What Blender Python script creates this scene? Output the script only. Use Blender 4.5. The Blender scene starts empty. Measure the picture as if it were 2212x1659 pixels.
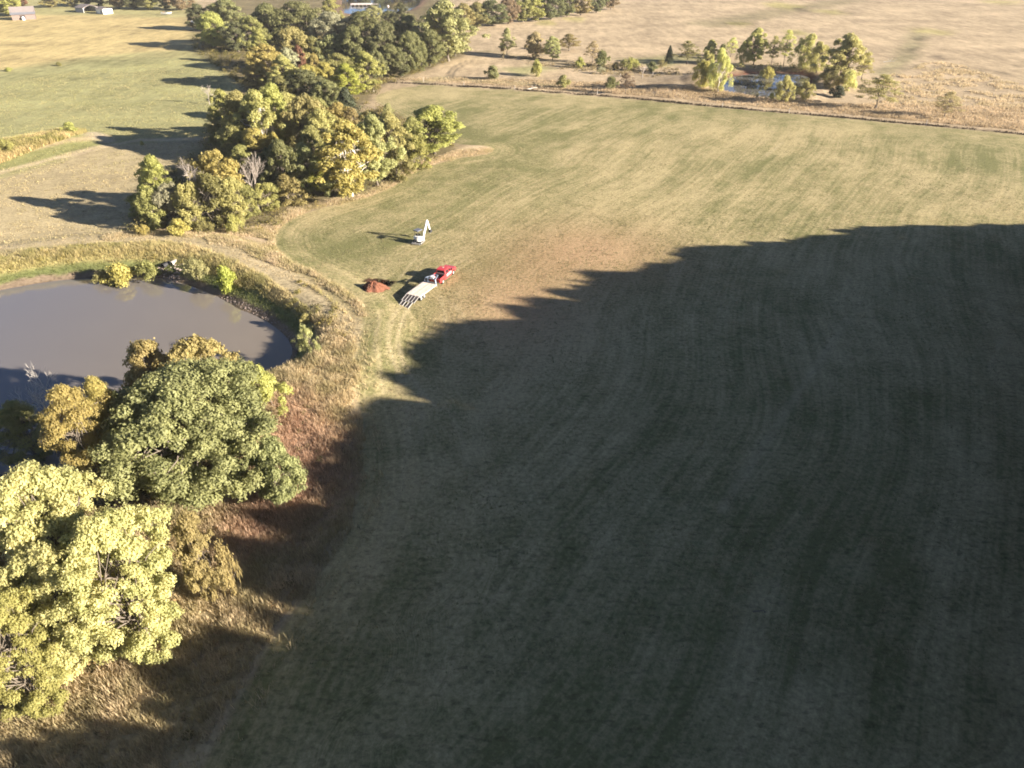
import bpy, math
import numpy as np
from mathutils import Vector, Matrix

# ------------------------------------------------------------------ camera, sky, sun, exposure
SC = bpy.context.scene
COL = SC.collection
CAM_H, PITCH, FPX = 52.0, math.radians(33.0), 1546.7      # metres, down tilt, focal length in 2212-wide pixels
CX, CY = 1106.0, 829.5
cam_d = bpy.data.cameras.new("camera")
cam_d.sensor_width = 36.0
cam_d.lens = FPX / 2212.0 * 36.0
cam_d.clip_start, cam_d.clip_end = 0.5, 20000.0
cam = bpy.data.objects.new("camera", cam_d)
COL.objects.link(cam)
cam.location = (0, 0, CAM_H)
cam.rotation_euler = (math.pi / 2 - PITCH, 0, 0)
SC.camera = cam

SUN_EL = math.radians(17.0)
SUN_BACK = math.radians(19.0)                               # how far the sun stands behind the camera's right hand
SDIR = Vector((math.cos(SUN_BACK), -math.sin(SUN_BACK), 0))  # horizontal direction towards the sun
world = bpy.data.worlds.new("World")
SC.world = world
world.use_nodes = True
wn = world.node_tree.nodes
wn.clear()
sky = wn.new("ShaderNodeTexSky")
sky.sky_type = 'NISHITA'
sky.sun_disc = False
sky.sun_elevation = SUN_EL
sky.sun_rotation = math.atan2(SDIR.x, SDIR.y)
sky.air_density, sky.dust_density, sky.ozone_density = 0.36, 0.1, 1.0
bg = wn.new("ShaderNodeBackground")
bg.inputs["Strength"].default_value = 0.05
wo = wn.new("ShaderNodeOutputWorld")
world.node_tree.links.new(sky.outputs[0], bg.inputs[0])
world.node_tree.links.new(bg.outputs[0], wo.inputs[0])
sun_d = bpy.data.lights.new("sun", 'SUN')
sun_d.energy = 5.0
sun_d.angle = math.radians(0.6)
sun_d.color = (1.0, 0.90, 0.76)
sun = bpy.data.objects.new("sun", sun_d)
COL.objects.link(sun)
to_sun = Vector((SDIR.x * math.cos(SUN_EL), SDIR.y * math.cos(SUN_EL), math.sin(SUN_EL)))
sun.rotation_euler = to_sun.to_track_quat('Z', 'Y').to_euler()
sun.location = to_sun * 300

vs = SC.view_settings
vs.view_transform, vs.look, vs.gamma = 'Standard', 'None', 1.0
vs.exposure = 1.95
vs.use_curve_mapping = False
cy = SC.cycles
cy.max_bounces, cy.diffuse_bounces, cy.glossy_bounces, cy.transmission_bounces, cy.transparent_max_bounces = 5, 3, 2, 3, 4
cy.caustics_reflective = cy.caustics_refractive = False
cy.use_adaptive_sampling = True
cy.adaptive_threshold = 0.02
cy.filter_width = 1.8

# ------------------------------------------------------------------ helpers
ST, CT = math.sin(PITCH), math.cos(PITCH)

def G(x, y, z=0.0):
    """The point of the level z that stands at pixel (x, y) of the 2212-wide photograph."""
    u, v = (x - CX) / FPX, (CY - y) / FPX
    dy, dz = CT + v * ST, -ST + v * CT
    t = (z - CAM_H) / dz
    return np.array((u * t, dy * t, z))

def GP(pts, z=0.0):
    return np.array([G(a, b, z)[:2] for a, b in pts])

def height_at(Y, ty):
    v = (CY - ty) / FPX
    return CAM_H - Y * (ST - v * CT) / (CT + v * ST)

def proj(X, Y, Z):
    D = CAM_H - Z
    fc = Y * CT + D * ST
    return CX + FPX * X / fc, CY - FPX * (Y * ST - D * CT) / fc

def new_obj(name, data, parent=None, loc=None):
    o = bpy.data.objects.new(name, data)
    COL.objects.link(o)
    if parent is not None:
        o.parent = parent
    if loc is not None:
        o.location = loc
    return o

def tag(o, label=None, cat=None, group=None, kind=None):
    if label: o["label"] = label
    if cat: o["category"] = cat
    if group: o["group"] = group
    if kind: o["kind"] = kind
    return o

def thing(name, label, cat, loc=(0, 0, 0), rz=0.0, group=None):
    o = new_obj(name, None)
    o.location = loc
    o.rotation_euler = (0, 0, rz)
    o.empty_display_size = 0.2
    return tag(o, label, cat, group)

def np_mesh(name, verts, faces, mats, smooth=False, attrs=None, mat_idx=None):
    """verts (n,3), faces (m,k) of one size k; attrs {name: per-vertex floats (n,) or colours (n,3)}"""
    verts = np.asarray(verts, np.float32)
    faces = np.asarray(faces, np.int32)
    m = bpy.data.meshes.new(name)
    n, k = faces.shape
    m.vertices.add(len(verts))
    m.vertices.foreach_set("co", verts.ravel())
    m.loops.add(n * k)
    m.loops.foreach_set("vertex_index", faces.ravel())
    m.polygons.add(n)
    m.polygons.foreach_set("loop_start", np.arange(0, n * k, k, dtype=np.int32))
    m.polygons.foreach_set("loop_total", np.full(n, k, np.int32))
    m.polygons.foreach_set("use_smooth", np.full(n, smooth))
    if mat_idx is not None:
        m.polygons.foreach_set("material_index", np.asarray(mat_idx, np.int32))
    for key, val in (attrs or {}).items():
        val = np.asarray(val, np.float32)
        if val.ndim == 1:
            a = m.attributes.new(key, 'FLOAT', 'POINT')
            a.data.foreach_set("value", val)
        else:
            a = m.attributes.new(key, 'FLOAT_COLOR', 'POINT')
            a.data.foreach_set("color", np.concatenate([val, np.ones((len(val), 1), np.float32)], 1).ravel())
    m.update(calc_edges=True)
    for mt in (mats if isinstance(mats, (list, tuple)) else [mats]):
        m.materials.append(mt)
    return m

class MB:
    """Collects simple shapes into one mesh (one part of a thing)."""
    def __init__(self):
        self.v, self.f = [], []
    def add(self, vs, fs):
        b = len(self.v)
        self.v += [tuple(map(float, p)) for p in vs]
        self.f += [tuple(b + i for i in q) for q in fs]
        return self
    def box(self, x0, x1, y0, y1, z0, z1, M=None):
        p = [(x, y, z) for z in (z0, z1) for y in (y0, y1) for x in (x0, x1)]
        if M is not None:
            p = [tuple(M @ Vector(q)) for q in p]
        return self.add(p, [(0, 2, 3, 1), (4, 5, 7, 6), (0, 1, 5, 4), (2, 6, 7, 3), (0, 4, 6, 2), (1, 3, 7, 5)])
    def prism(self, prof, y0, y1, inset=None):
        """prof: (x, z) outline, counter-clockwise seen from -y; extruded along y"""
        n = len(prof)
        p = [(x, y0, z) for x, z in prof] + [(x, y1, z) for x, z in prof]
        fs = [tuple(range(n)), tuple(range(2 * n - 1, n - 1, -1))]
        fs += [(i, i + n, (i + 1) % n + n, (i + 1) % n) for i in range(n)]
        return self.add(p, fs)
    def beam(self, a, b, w, h):
        """a straight bar of section w x h from a to b"""
        a, b = Vector(a), Vector(b)
        d = (b - a).normalized()
        s = d.cross(Vector((0, 0, 1)))
        s = Vector((0, 1, 0)) if s.length < 1e-4 else s.normalized()
        t = s.cross(d)
        p = [q + s * (i * w / 2) + t * (j * h / 2) for q in (a, b) for i, j in ((-1, -1), (1, -1), (1, 1), (-1, 1))]
        return self.add(p, [(3, 2, 1, 0), (4, 5, 6, 7), (0, 1, 5, 4), (1, 2, 6, 5), (2, 3, 7, 6), (3, 0, 4, 7)])
    def tube(self, pts, rad, n=8, cap=True):
        pts = [Vector(p) for p in pts]
        rad = [rad] * len(pts) if not hasattr(rad, '__len__') else rad
        rings = []
        for i, p in enumerate(pts):
            d = (pts[min(i + 1, len(pts) - 1)] - pts[max(i - 1, 0)]).normalized()
            s = d.cross(Vector((0.13, 0.21, 1)) if abs(d.z) < 0.95 else Vector((1, 0.1, 0))).normalized()
            t = s.cross(d)
            rings.append([p + (s * math.cos(2 * math.pi * k / n) + t * math.sin(2 * math.pi * k / n)) * rad[i] for k in range(n)])
        fs = []
        for i in range(len(pts) - 1):
            for k in range(n):
                fs.append((i * n + k, i * n + (k + 1) % n, (i + 1) * n + (k + 1) % n, (i + 1) * n + k))
        if cap:
            fs += [tuple(range(n - 1, -1, -1)), tuple(range((len(pts) - 1) * n, len(pts) * n))]
        return self.add([q for r in rings for q in r], fs)
    def build(self, name, mat, parent=None, loc=None, rot=None, bevel=0.0, smooth=False):
        m = bpy.data.meshes.new(name)
        m.from_pydata(self.v, [], self.f)
        m.materials.append(mat)
        if smooth:
            m.polygons.foreach_set("use_smooth", np.ones(len(m.polygons), bool))
        m.update()
        o = new_obj(name, m, parent, loc)
        if rot is not None:
            o.rotation_euler = rot
        if bevel:
            md = o.modifiers.new("bevel", 'BEVEL')
            md.width, md.segments, md.limit_method = bevel, 2, 'ANGLE'
            md.angle_limit = math.radians(35)
        return o

# ---- value noise on arrays
def _hash(ix, iy, seed):
    h = (ix.astype(np.int64) * 374761393 + iy.astype(np.int64) * 668265263 + seed * 1442695041) & 0xFFFFFFFF
    h = ((h ^ (h >> 13)) * 1274126177) & 0xFFFFFFFF
    return ((h ^ (h >> 16)) & 0xFFFFFF) / float(0xFFFFFF)

def vnoise(x, y, scale, seed=0):
    x, y = np.asarray(x, float) / scale, np.asarray(y, float) / scale
    ix, iy = np.floor(x), np.floor(y)
    fx, fy = x - ix, y - iy
    fx, fy = fx * fx * (3 - 2 * fx), fy * fy * (3 - 2 * fy)
    a, b = _hash(ix, iy, seed), _hash(ix + 1, iy, seed)
    c, d = _hash(ix, iy + 1, seed), _hash(ix + 1, iy + 1, seed)
    return (a * (1 - fx) + b * fx) * (1 - fy) + (c * (1 - fx) + d * fx) * fy

def fbm(x, y, scale, seed=0, octs=3):
    s, w, t = 0.0, 1.0, 0.0
    for o in range(octs):
        s = s + vnoise(x, y, scale / 2 ** o, seed + 17 * o) * w
        t += w
        w *= 0.5
    return s / t

def sdist(x, y, poly):
    """signed distance to a closed polygon, negative inside"""
    x, y = np.asarray(x, float), np.asarray(y, float)
    d2 = np.full(x.shape, 1e18)
    ins = np.zeros(x.shape, bool)
    n = len(poly)
    for i in range(n):
        ax, ay = poly[i]
        bx, by = poly[(i + 1) % n]
        ex, ey = bx - ax, by - ay
        wx, wy = x - ax, y - ay
        t = np.clip((wx * ex + wy * ey) / (ex * ex + ey * ey + 1e-12), 0, 1)
        d2 = np.minimum(d2, (wx - ex * t) ** 2 + (wy - ey * t) ** 2)
        if ay != by:
            ins ^= ((ay > y) != (by > y)) & (x < (bx - ax) * (y - ay) / (by - ay) + ax)
    return np.where(ins, -1, 1) * np.sqrt(d2)

def ldist(x, y, line):
    x, y = np.asarray(x, float), np.asarray(y, float)
    d2 = np.full(x.shape, 1e18)
    for (ax, ay), (bx, by) in zip(line[:-1], line[1:]):
        ex, ey = bx - ax, by - ay
        wx, wy = x - ax, y - ay
        t = np.clip((wx * ex + wy * ey) / (ex * ex + ey * ey + 1e-12), 0, 1)
        d2 = np.minimum(d2, (wx - ex * t) ** 2 + (wy - ey * t) ** 2)
    return np.sqrt(d2)

def smooth_poly(p, closed=True, n=2):
    p = np.asarray(p, float)
    for _ in range(n):
        q = np.roll(p, -1, 0) if closed else p[1:]
        a = p if closed else p[:-1]
        r = np.empty((2 * len(a), 2))
        r[0::2], r[1::2] = a * .75 + q * .25, a * .25 + q * .75
        p = r if closed else np.concatenate([p[:1], r, p[-1:]])
    return p

def sstep(a, b, x):
    t = np.clip((x - a) / (b - a), 0, 1)
    return t * t * (3 - 2 * t)

# ------------------------------------------------------------------ materials
def mat_new(name):
    m = bpy.data.materials.new(name)
    m.use_nodes = True
    nt = m.node_tree
    return m, nt, nt.nodes, nt.links, nt.nodes["Principled BSDF"]

def plain(name, col, rough=0.6, metal=0.0, vary=0.12, scale=3.0, spec=0.4, coat=0.0):
    """a painted / bare surface with slight procedural wear"""
    m, nt, N, L, b = mat_new(name)
    tc = N.new("ShaderNodeTexCoord")
    no = N.new("ShaderNodeTexNoise")
    no.inputs["Scale"].default_value = scale
    no.inputs["Detail"].default_value = 5
    L.new(tc.outputs["Object"], no.inputs["Vector"])
    mr = N.new("ShaderNodeMapRange")
    mr.inputs[3].default_value, mr.inputs[4].default_value = 1 - vary, 1 + vary
    L.new(no.outputs[0], mr.inputs[0])
    mx = N.new("ShaderNodeVectorMath")
    mx.operation = 'SCALE'
    mx.inputs[0].default_value = col
    L.new(mr.outputs[0], mx.inputs["Scale"])
    L.new(mx.outputs[0], b.inputs["Base Color"])
    b.inputs["Roughness"].default_value = rough
    b.inputs["Metallic"].default_value = metal
    b.inputs["Specular IOR Level"].default_value = spec
    b.inputs["Coat Weight"].default_value = coat
    return m

def leaf_mat(name, ca, cb, trans=0.3):
    """leaves: colour runs from ca to cb by a random value per leaf spray; thin, so some light passes through"""
    m, nt, N, L, b = mat_new(name)
    at = N.new("ShaderNodeAttribute")
    at.attribute_name = "lv"
    oi = N.new("ShaderNodeObjectInfo")
    mx = N.new("ShaderNodeMix")
    mx.data_type = 'RGBA'
    mx.inputs["A"].default_value = (*ca, 1)
    mx.inputs["B"].default_value = (*cb, 1)
    L.new(at.outputs["Fac"], mx.inputs["Factor"])
    hs = N.new("ShaderNodeHueSaturation")
    mr = N.new("ShaderNodeMapRange")
    mr.inputs[3].default_value, mr.inputs[4].default_value = 0.487, 0.513
    L.new(oi.outputs["Random"], mr.inputs[0])
    L.new(mr.outputs[0], hs.inputs["Hue"])
    m2 = N.new("ShaderNodeMath")
    m2.operation = 'MULTIPLY_ADD'
    L.new(oi.outputs["Random"], m2.inputs[0])
    m2.inputs[1].default_value, m2.inputs[2].default_value = 0.22, 0.89
    L.new(m2.outputs[0], hs.inputs["Value"])
    L.new(mx.outputs["Result"], hs.inputs["Color"])
    L.new(hs.outputs[0], b.inputs["Base Color"])
    b.inputs["Roughness"].default_value = 0.55
    b.inputs["Specular IOR Level"].default_value = 0.25
    tr = N.new("ShaderNodeBsdfTranslucent")
    L.new(hs.outputs[0], tr.inputs["Color"])
    ms = N.new("ShaderNodeMixShader")
    ms.inputs[0].default_value = trans
    L.new(b.outputs[0], ms.inputs[1])
    L.new(tr.outputs[0], ms.inputs[2])
    L.new(ms.outputs[0], N["Material Output"].inputs["Surface"])
    return m

def attr_mat(name, attr, rough=0.8, trans=0.25):
    """blades whose colour is stored per blade"""
    m, nt, N, L, b = mat_new(name)
    at = N.new("ShaderNodeAttribute")
    at.attribute_name = attr
    L.new(at.outputs["Color"], b.inputs["Base Color"])
    b.inputs["Roughness"].default_value = rough
    b.inputs["Specular IOR Level"].default_value = 0.15
    tr = N.new("ShaderNodeBsdfTranslucent")
    L.new(at.outputs["Color"], tr.inputs["Color"])
    ms = N.new("ShaderNodeMixShader")
    ms.inputs[0].default_value = trans
    L.new(b.outputs[0], ms.inputs[1])
    L.new(tr.outputs[0], ms.inputs[2])
    L.new(ms.outputs[0], N["Material Output"].inputs["Surface"])
    return m

# ------------------------------------------------------------------ the lie of the land
WL1, WL2, WL3 = -1.7, -0.9, -0.6
POND1 = smooth_poly(GP([(-260, 700), (-120, 652), (0, 628), (90, 609), (200, 600), (300, 596), (370, 603), (440, 628), (500, 657),
                        (570, 690), (620, 725), (633, 757), (617, 787), (580, 804), (500, 830), (400, 868), (300, 918), (200, 985),
                        (110, 1050), (40, 1120), (-60, 1200), (-260, 1260)], WL1))
POND2 = smooth_poly(GP([(1538, 192), (1560, 170), (1600, 160), (1680, 157), (1745, 161), (1752, 178), (1715, 200), (1690, 218),
                        (1640, 214), (1590, 205)], WL2), n=1)
POND3 = smooth_poly(GP([(735, 26), (770, 34), (850, 31), (900, 18), (915, -8), (870, -16), (800, -18), (740, -12)], WL3), n=1)
FIELD = smooth_poly(GP([(795, 690), (755, 648), (690, 607), (610, 570), (585, 530), (595, 492), (645, 462), (760, 434), (840, 410),
                        (895, 366), (985, 343), (1060, 335), (1065, 318), (990, 318), (960, 300), (870, 250), (800, 215), (830, 198),
                        (905, 183), (1100, 194), (1300, 209), (1500, 227), (1800, 254), (2212, 292), (2900, 352), (3600, 2400),
                        (0, 2400), (300, 1900), (415, 1700), (470, 1590), (520, 1490), (580, 1390), (650, 1300), (725, 1200), (768, 1105), (783, 1000),
                        (774, 900), (770, 830), (771, 765)]), n=2)
TRACK_DAM = GP([(-200, 575), (0, 543), (150, 528), (300, 520), (430, 532), (540, 572), (620, 618), (690, 668), (750, 720), (785, 770)])
FENCE_LINE = GP([(800, 178), (905, 181), (1100, 192), (1300, 207), (1500, 225), (1800, 252), (2212, 290), (2700, 332)])
BELT = GP([(300, 500), (320, 400), (440, 330), (470, 250), (540, 190), (430, 110), (410, 40), (520, -20), (960, -20), (1000, 120),
           (880, 165), (820, 185), (760, 250), (840, 230), (960, 250), (985, 330), (900, 350), (830, 400), (770, 428), (640, 455), (550, 500)])
DUG = G(819, 611)

def terrain(x, y, want=False):
    z = 0.35 * (fbm(x, y, 45, 3) - 0.5) + 0.12 * (fbm(x, y, 9, 5, 2) - 0.5)
    d1 = sdist(x, y, POND1)
    wob = (fbm(x, y, 5, 8) - 0.5)
    dd = d1 + wob * 0.8
    # bowl, bare bank, grassy slope, crest, outer slope
    prof = np.interp(dd, [-30, -6, 0, 0.9, 1.3, 2.6, 5.2, 7, 13.5, 19, 23], [-4.5, -3.6, WL1 - 0.02, WL1 + 0.4, WL1 + 0.7, -0.45, 0.95, 1.2, 1.05, 0.15, 0.0])
    w1 = sstep(26, 20, dd)
    near = sstep(-8, 14, x + 60) * 0 + 1
    z = z * (1 - w1 * 0.7) + prof * w1 * near
    d2 = sdist(x, y, POND2)
    far = sstep(0, 6, y - POND2[:, 1].mean())
    prof2 = np.interp(d2, [-20, 0, 0.8, 3.5, 9, 14], [-4, WL2 - 0.02, WL2 + 0.3, 0.5, 0.7, 0.0])
    w2 = sstep(15, 11, d2)
    z = z * (1 - w2) + prof2 * w2
    d3 = sdist(x, y, POND3)
    w3 = sstep(12, 8, d3)
    z = z * (1 - w3) + np.interp(d3, [-20, 0, 1.5, 8], [-3, WL3 - 0.02, WL3 + 0.4, 0.0]) * w3
    # mound beside the far pond, weedy hump in the far pasture
    for (px, py, h, r) in ((1490, 178, 1.8, 11), (1450, 200, 1.0, 8), (150, 302, 1.0, 9), (60, 318, 1.1, 10), (1010, 322, 0.5, 7)):
        c = G(px, py)
        z = z + h * np.exp(-((x - c[0]) ** 2 + (y - c[1]) ** 2) / (r * r))
    # the dug trench
    c, s = math.cos(math.radians(-16)), math.sin(math.radians(-16))
    lx, ly = (x - DUG[0]) * c + (y - DUG[1]) * s, -(x - DUG[0]) * s + (y - DUG[1]) * c
    q = np.maximum(np.abs(lx) / 1.75, np.abs(ly) / 0.85)
    z = z - 2.2 * sstep(1.15, 0.8, q)
    # cut edge along the mown field
    fl = ldist(x, y, FENCE_LINE)
    z = z - 0.12 * np.exp(-(fl / .8) ** 2)
    if want:
        return z, d1, d2, d3, fl
    return z

def TZ(x, y):
    return float(terrain(np.array([x]), np.array([y]))[0])

def axis(lo, hi, step, out_lo, out_hi, g=1.06):
    core = np.arange(lo, hi + step * .5, step)
    a, s, left = lo, step, []
    while a > out_lo:
        s *= g
        a -= s
        left.append(a)
    b, s, right = hi, step, []
    while b < out_hi:
        s *= g
        b += s
        right.append(b)
    return np.array(left[::-1] + list(core) + right)

gx = axis(-112, 100, 0.46, -5000, 5000)
gy = axis(34, 205, 0.46, -900, 9000, 1.045)
XX, YY = np.meshgrid(gx, gy)
X, Y = XX.ravel(), YY.ravel()
Z, D1, D2, D3, FL = terrain(X, Y, True)
jit = (fbm(X, Y, 6, 21) - 0.5)
jit2 = (fbm(X, Y, 1.6, 22, 2) - 0.5)

def C(r, g, b):
    return np.array((r, g, b))

base = np.zeros((len(X), 3)) + C(.445, .345, .225)

def paint(dist, col, w=1.0, amt=1.0, jm=2.0):
    """blend col where dist < 0, with a soft, ragged edge w wide"""
    global base
    k = sstep(w, -w, dist + jit * jm + jit2 * 0.8) * amt
    base = base * (1 - k[:, None]) + np.asarray(col) * k[:, None]
    return k

LEFT = GP([(-900, -60), (420, -60), (420, 30), (470, 110), (530, 190), (470, 260), (450, 330), (330, 420), (320, 515), (0, 545), (-900, 640)])
paint(sdist(X, Y, LEFT), (.345, .315, .150), 3)
paint(sdist(X, Y, GP([(-300, 40), (160, 32), (420, 40), (410, 105), (200, 122), (0, 150), (-300, 180)])), (.52, .405, .195), 6, .9, 8)
paint(sdist(X, Y, GP([(-300, 190), (0, 160), (220, 130), (520, 120), (450, 270), (250, 290), (0, 310), (-300, 340)])), (.315, .305, .145), 5, .8, 6)
paint(sdist(X, Y, GP([(-300, 470), (0, 385), (240, 315), (450, 300), (330, 400), (310, 510), (0, 535), (-300, 580)])), (.43, .35, .205), 2, 1, 3)
paint(sdist(X, Y, GP([(-300, 345), (0, 330), (130, 300), (230, 300), (215, 315), (0, 372), (-300, 420)])), (.26, .26, .10), 2, .8)
paint(ldist(X, Y, GP([(-100, 400), (0, 372), (220, 318), (300, 303), (440, 300)])) - 1.6, (.58, .46, .30), 1.2, .8)
paint(ldist(X, Y, GP([(-100, 362), (20, 338), (130, 316), (215, 300)])) - 1.6, (.50, .38, .24), 1.5, .7)
paint(ldist(X, Y, GP([(200, 293), (235, 306)])) - 2.2, (.50, .41, .29), 1.5, .8)
# far right pasture
paint(sdist(X, Y, GP([(1080, 150), (1160, 140), (1200, 150), (1120, 165)])), (.24, .25, .10), 4, .7, 6)
paint(sdist(X, Y, GP([(1330, 128), (1470, 118), (1540, 128), (1420, 145)])), (.26, .26, .11), 4, .7, 6)
paint(sdist(X, Y, GP([(1470, 52), (1600, 30), (1780, 2), (1880, -14), (1900, -4), (1700, 32), (1560, 60)])), (.25, .21, .12), 4, .75, 5)
for px, py, w, h in ((1690, 12, 34, 7), (1600, 52, 26, 4), (2010, 68, 40, 6), (1790, 26, 30, 5), (1720, 70, 26, 5), (1180, 50, 22, 5), (1240, 42, 26, 4), (2150, 4, 40, 5)):
    c, e, t = G(px, py), G(px + w, py), G(px, py - h)
    dd = np.hypot((X - c[0]) / (e[0] - c[0]), (Y - c[1]) / max(t[1] - c[1], 5)) - 1
    paint(dd * 10, (.36, .33, .10), 4, .6, 6)
paint(ldist(X, Y, GP([(1905, 160), (1955, 125), (1985, 72)])) - 4.2, (.25, .23, .12), 2, .6)
paint(ldist(X, Y, GP([(1965, 120), (1990, 74)])) - 1.3, (.12, .10, .06), 1, .85)
paint(ldist(X, Y, GP([(1960, 118), (2010, 118), (2040, 128), (2045, 136)])) - 0.9, (.13, .10, .07), 1, .8)
paint(ldist(X, Y, GP([(1720, 18), (1745, 24), (1748, 30)])) - 1.6, (.13, .10, .07), 1.5, .8)
paint(ldist(X, Y, GP([(1900, 150), (2010, 140), (2100, 150), (2260, 172)])) - 1.2, (.20, .16, .10), 1.2, .55)
paint(ldist(X, Y, GP([(1000, 108), (1060, 112), (1120, 124), (1300, 150), (1330, 158)])) - 2.2, (.22, .19, .10), 2, .6)
paint(ldist(X, Y, GP([(905, 176), (950, 170), (1000, 172), (1200, 185)])) - 3.0, (.27, .26, .12), 2, .55)
paint(ldist(X, Y, GP([(975, 172), (968, 158), (975, 148), (1010, 130)])) - 0.55, (.16, .13, .09), .6, .8, .5)
paint(ldist(X, Y, GP([(982, 172), (978, 160), (990, 148), (1020, 132)])) - 0.45, (.16, .13, .09), .6, .8, .5)
paint(sdist(X, Y, GP([(1280, 215), (1420, 178), (1500, 172), (1560, 190), (1640, 222), (1700, 230), (1900, 255), (2212, 285), (2212, 245), (1900, 232), (1760, 215)])), (.36, .27, .17), 2, .7)
# the wood floor
paint(sdist(X, Y, BELT) - 1, (.19, .155, .085), 3)
# the mown field
SF = sdist(X, Y, FIELD)
fmask = sstep(.5, -.5, SF + jit * 1.2 + jit2 * .5)
paint(SF + 1.5, (.285, .238, .125), 1.5)
# bare tongue beside the wood
paint(sdist(X, Y, GP([(805, 205), (835, 186), (880, 186), (890, 200), (830, 215)])), (.44, .34, .22), 2, .9)
# dam
sl = sstep(20, 16, D1)
paint(np.where(D1 > 0, 15.5 - D1, 99) * 0 + np.abs(D1 - 11) - 5.5, (.36, .30, .16), 1.2)
paint(D1 - 6.5, (.30, .26, .11), 1.5)
paint(D1 - 3.2, (.13, .15, .055), .8, .9, 1.2)
paint(D1 - 1.3, (.21, .155, .11), .35, .95, .7)
paint(D1 + 0.1, (.10, .075, .05), .3, 1, .3)
ft = ldist(X, Y, TRACK_DAM)
paint(ft - 2.6, (.46, .375, .235), 1.2, .9)
# near rough: dry tan, then rust-red grass
ROUGH = GP([(640, 690), (700, 690), (765, 745), (772, 830), (774, 900), (783, 1000), (768, 1105), (725, 1200), (650, 1300), (580, 1390), (520, 1490),
            (470, 1590), (415, 1700), (300, 1850), (-400, 1850), (-400, 1200), (40, 1130), (300, 945), (500, 845), (600, 815), (640, 770)])
SR = sdist(X, Y, ROUGH)
paint(np.maximum(SR, 4.5 - D1), (.47, .38, .225), 1)
RED = GP([(570, 880), (640, 850), (720, 880), (770, 930), (775, 1040), (730, 1120), (620, 1200), (480, 1240), (440, 1150), (540, 950)])
paint(sdist(X, Y, RED), (.33, .20, .14), 3, .8, 5)
paint(sdist(X, Y, GP([(150, 1500), (440, 1370), (700, 1190), (700, 1260), (480, 1440), (200, 1560)])), (.30, .24, .17), 3, .7, 5)
paint(sdist(X, Y, GP([(40, 1010), (300, 960), (430, 1010), (470, 1100), (300, 1180), (60, 1300), (-80, 1300)])), (.09, .075, .05), 3, .9)  # ground under the shore trees, their shade put into the colour
# far ponds
paint(D2 - 4, (.22, .16, .10), 1.5, .9)
paint(D2 - 2.2, (.14, .055, .04), .8, .9, .8)
paint(D3 - 5, (.20, .13, .09), 2, .9)
# ditch along the field's far side
kfl = paint(FL - 0.9, (.115, .085, .06), .7, .9, .8)
fmask = fmask * (1 - kfl)
# wheel tracks on the mown field
trk = np.zeros(len(X))
for pts, w, a in (([(868, 662), (845, 700), (838, 740), (850, 790), (880, 830)], .32, .8), ([(884, 664), (868, 700), (858, 745), (872, 790), (905, 840), (950, 885)], .32, .8),
                  ([(826, 680), (815, 720), (812, 760), (822, 800), (830, 850)], .3, .6), ([(950, 640), (962, 680), (965, 730), (958, 780)], .3, .5), ([(985, 660), (1005, 690), (1010, 720)], .3, .4),
                  ([(880, 850), (885, 920), (875, 1000), (860, 1090), (820, 1180)], .3, .5), ([(905, 850), (915, 910), (905, 960)], .3, .5), ([(960, 870), (1000, 950), (1010, 1010)], .3, .4),
                  ([(905, 545), (880, 580), (860, 605)], .25, .6), ([(925, 545), (905, 575), (880, 610)], .25, .6), ([(1010, 560), (960, 580)], .3, .4),
                  ([(1830, 690), (1750, 810), (1690, 900), (1630, 990), (1560, 1100)], .6, .45), ([(2160, 735), (2140, 800)], .35, .5),
                  ([(860, 1120), (900, 1170), (940, 1200)], .25, .5), ([(1655, 335), (1690, 308)], .3, .7), ([(1940, 140), (1990, 70)], .4, .6)):
    trk = np.maximum(trk, a * np.exp(-(ldist(X, Y, smooth_poly(GP(pts), False)) / w) ** 2))
# local tint of the mown field: -1 green .. +1 dry
dry = np.zeros(len(X))
def blob(px, py, w, h, a):
    global dry
    c, e, t = G(px, py), G(px + w, py), G(px, py - h)
    dry += a * np.exp(-(((X - c[0]) / (e[0] - c[0])) ** 2 + ((Y - c[1]) / (t[1] - c[1])) ** 2))
for b in ((1270, 545, 110, 34, .9), (1120, 650, 120, 50, .7), (760, 490, 90, 22, .5), (960, 520, 50, 18, .5), (700, 540, 90, 24, -.5), (900, 190, 120, 14, -.3),
          (1850, 300, 160, 10, -.6), (2100, 350, 120, 14, -.5), (1300, 420, 200, 40, .15), (1700, 420, 260, 50, .3), (830, 820, 50, 80, -.5), (880, 600, 60, 30, -.1),
          (1150, 1150, 120, 90, -.7), (1250, 1300, 150, 100, -.3), (1000, 1480, 160, 60, .35), (1450, 700, 200, 80, .25), (1600, 260, 300, 14, -.4), (700, 1260, 80, 60, -.3), (560, 1500, 120, 60, -.3)):
    blob(*b)
red_tint = np.exp(-(((X - G(1270, 545)[0]) / 18) ** 2 + ((Y - G(1270, 545)[1]) / 16) ** 2)) + .9 * np.exp(-(((X - G(1110, 670)[0]) / 11) ** 2 + ((Y - G(1110, 670)[1]) / 14) ** 2))
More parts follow.
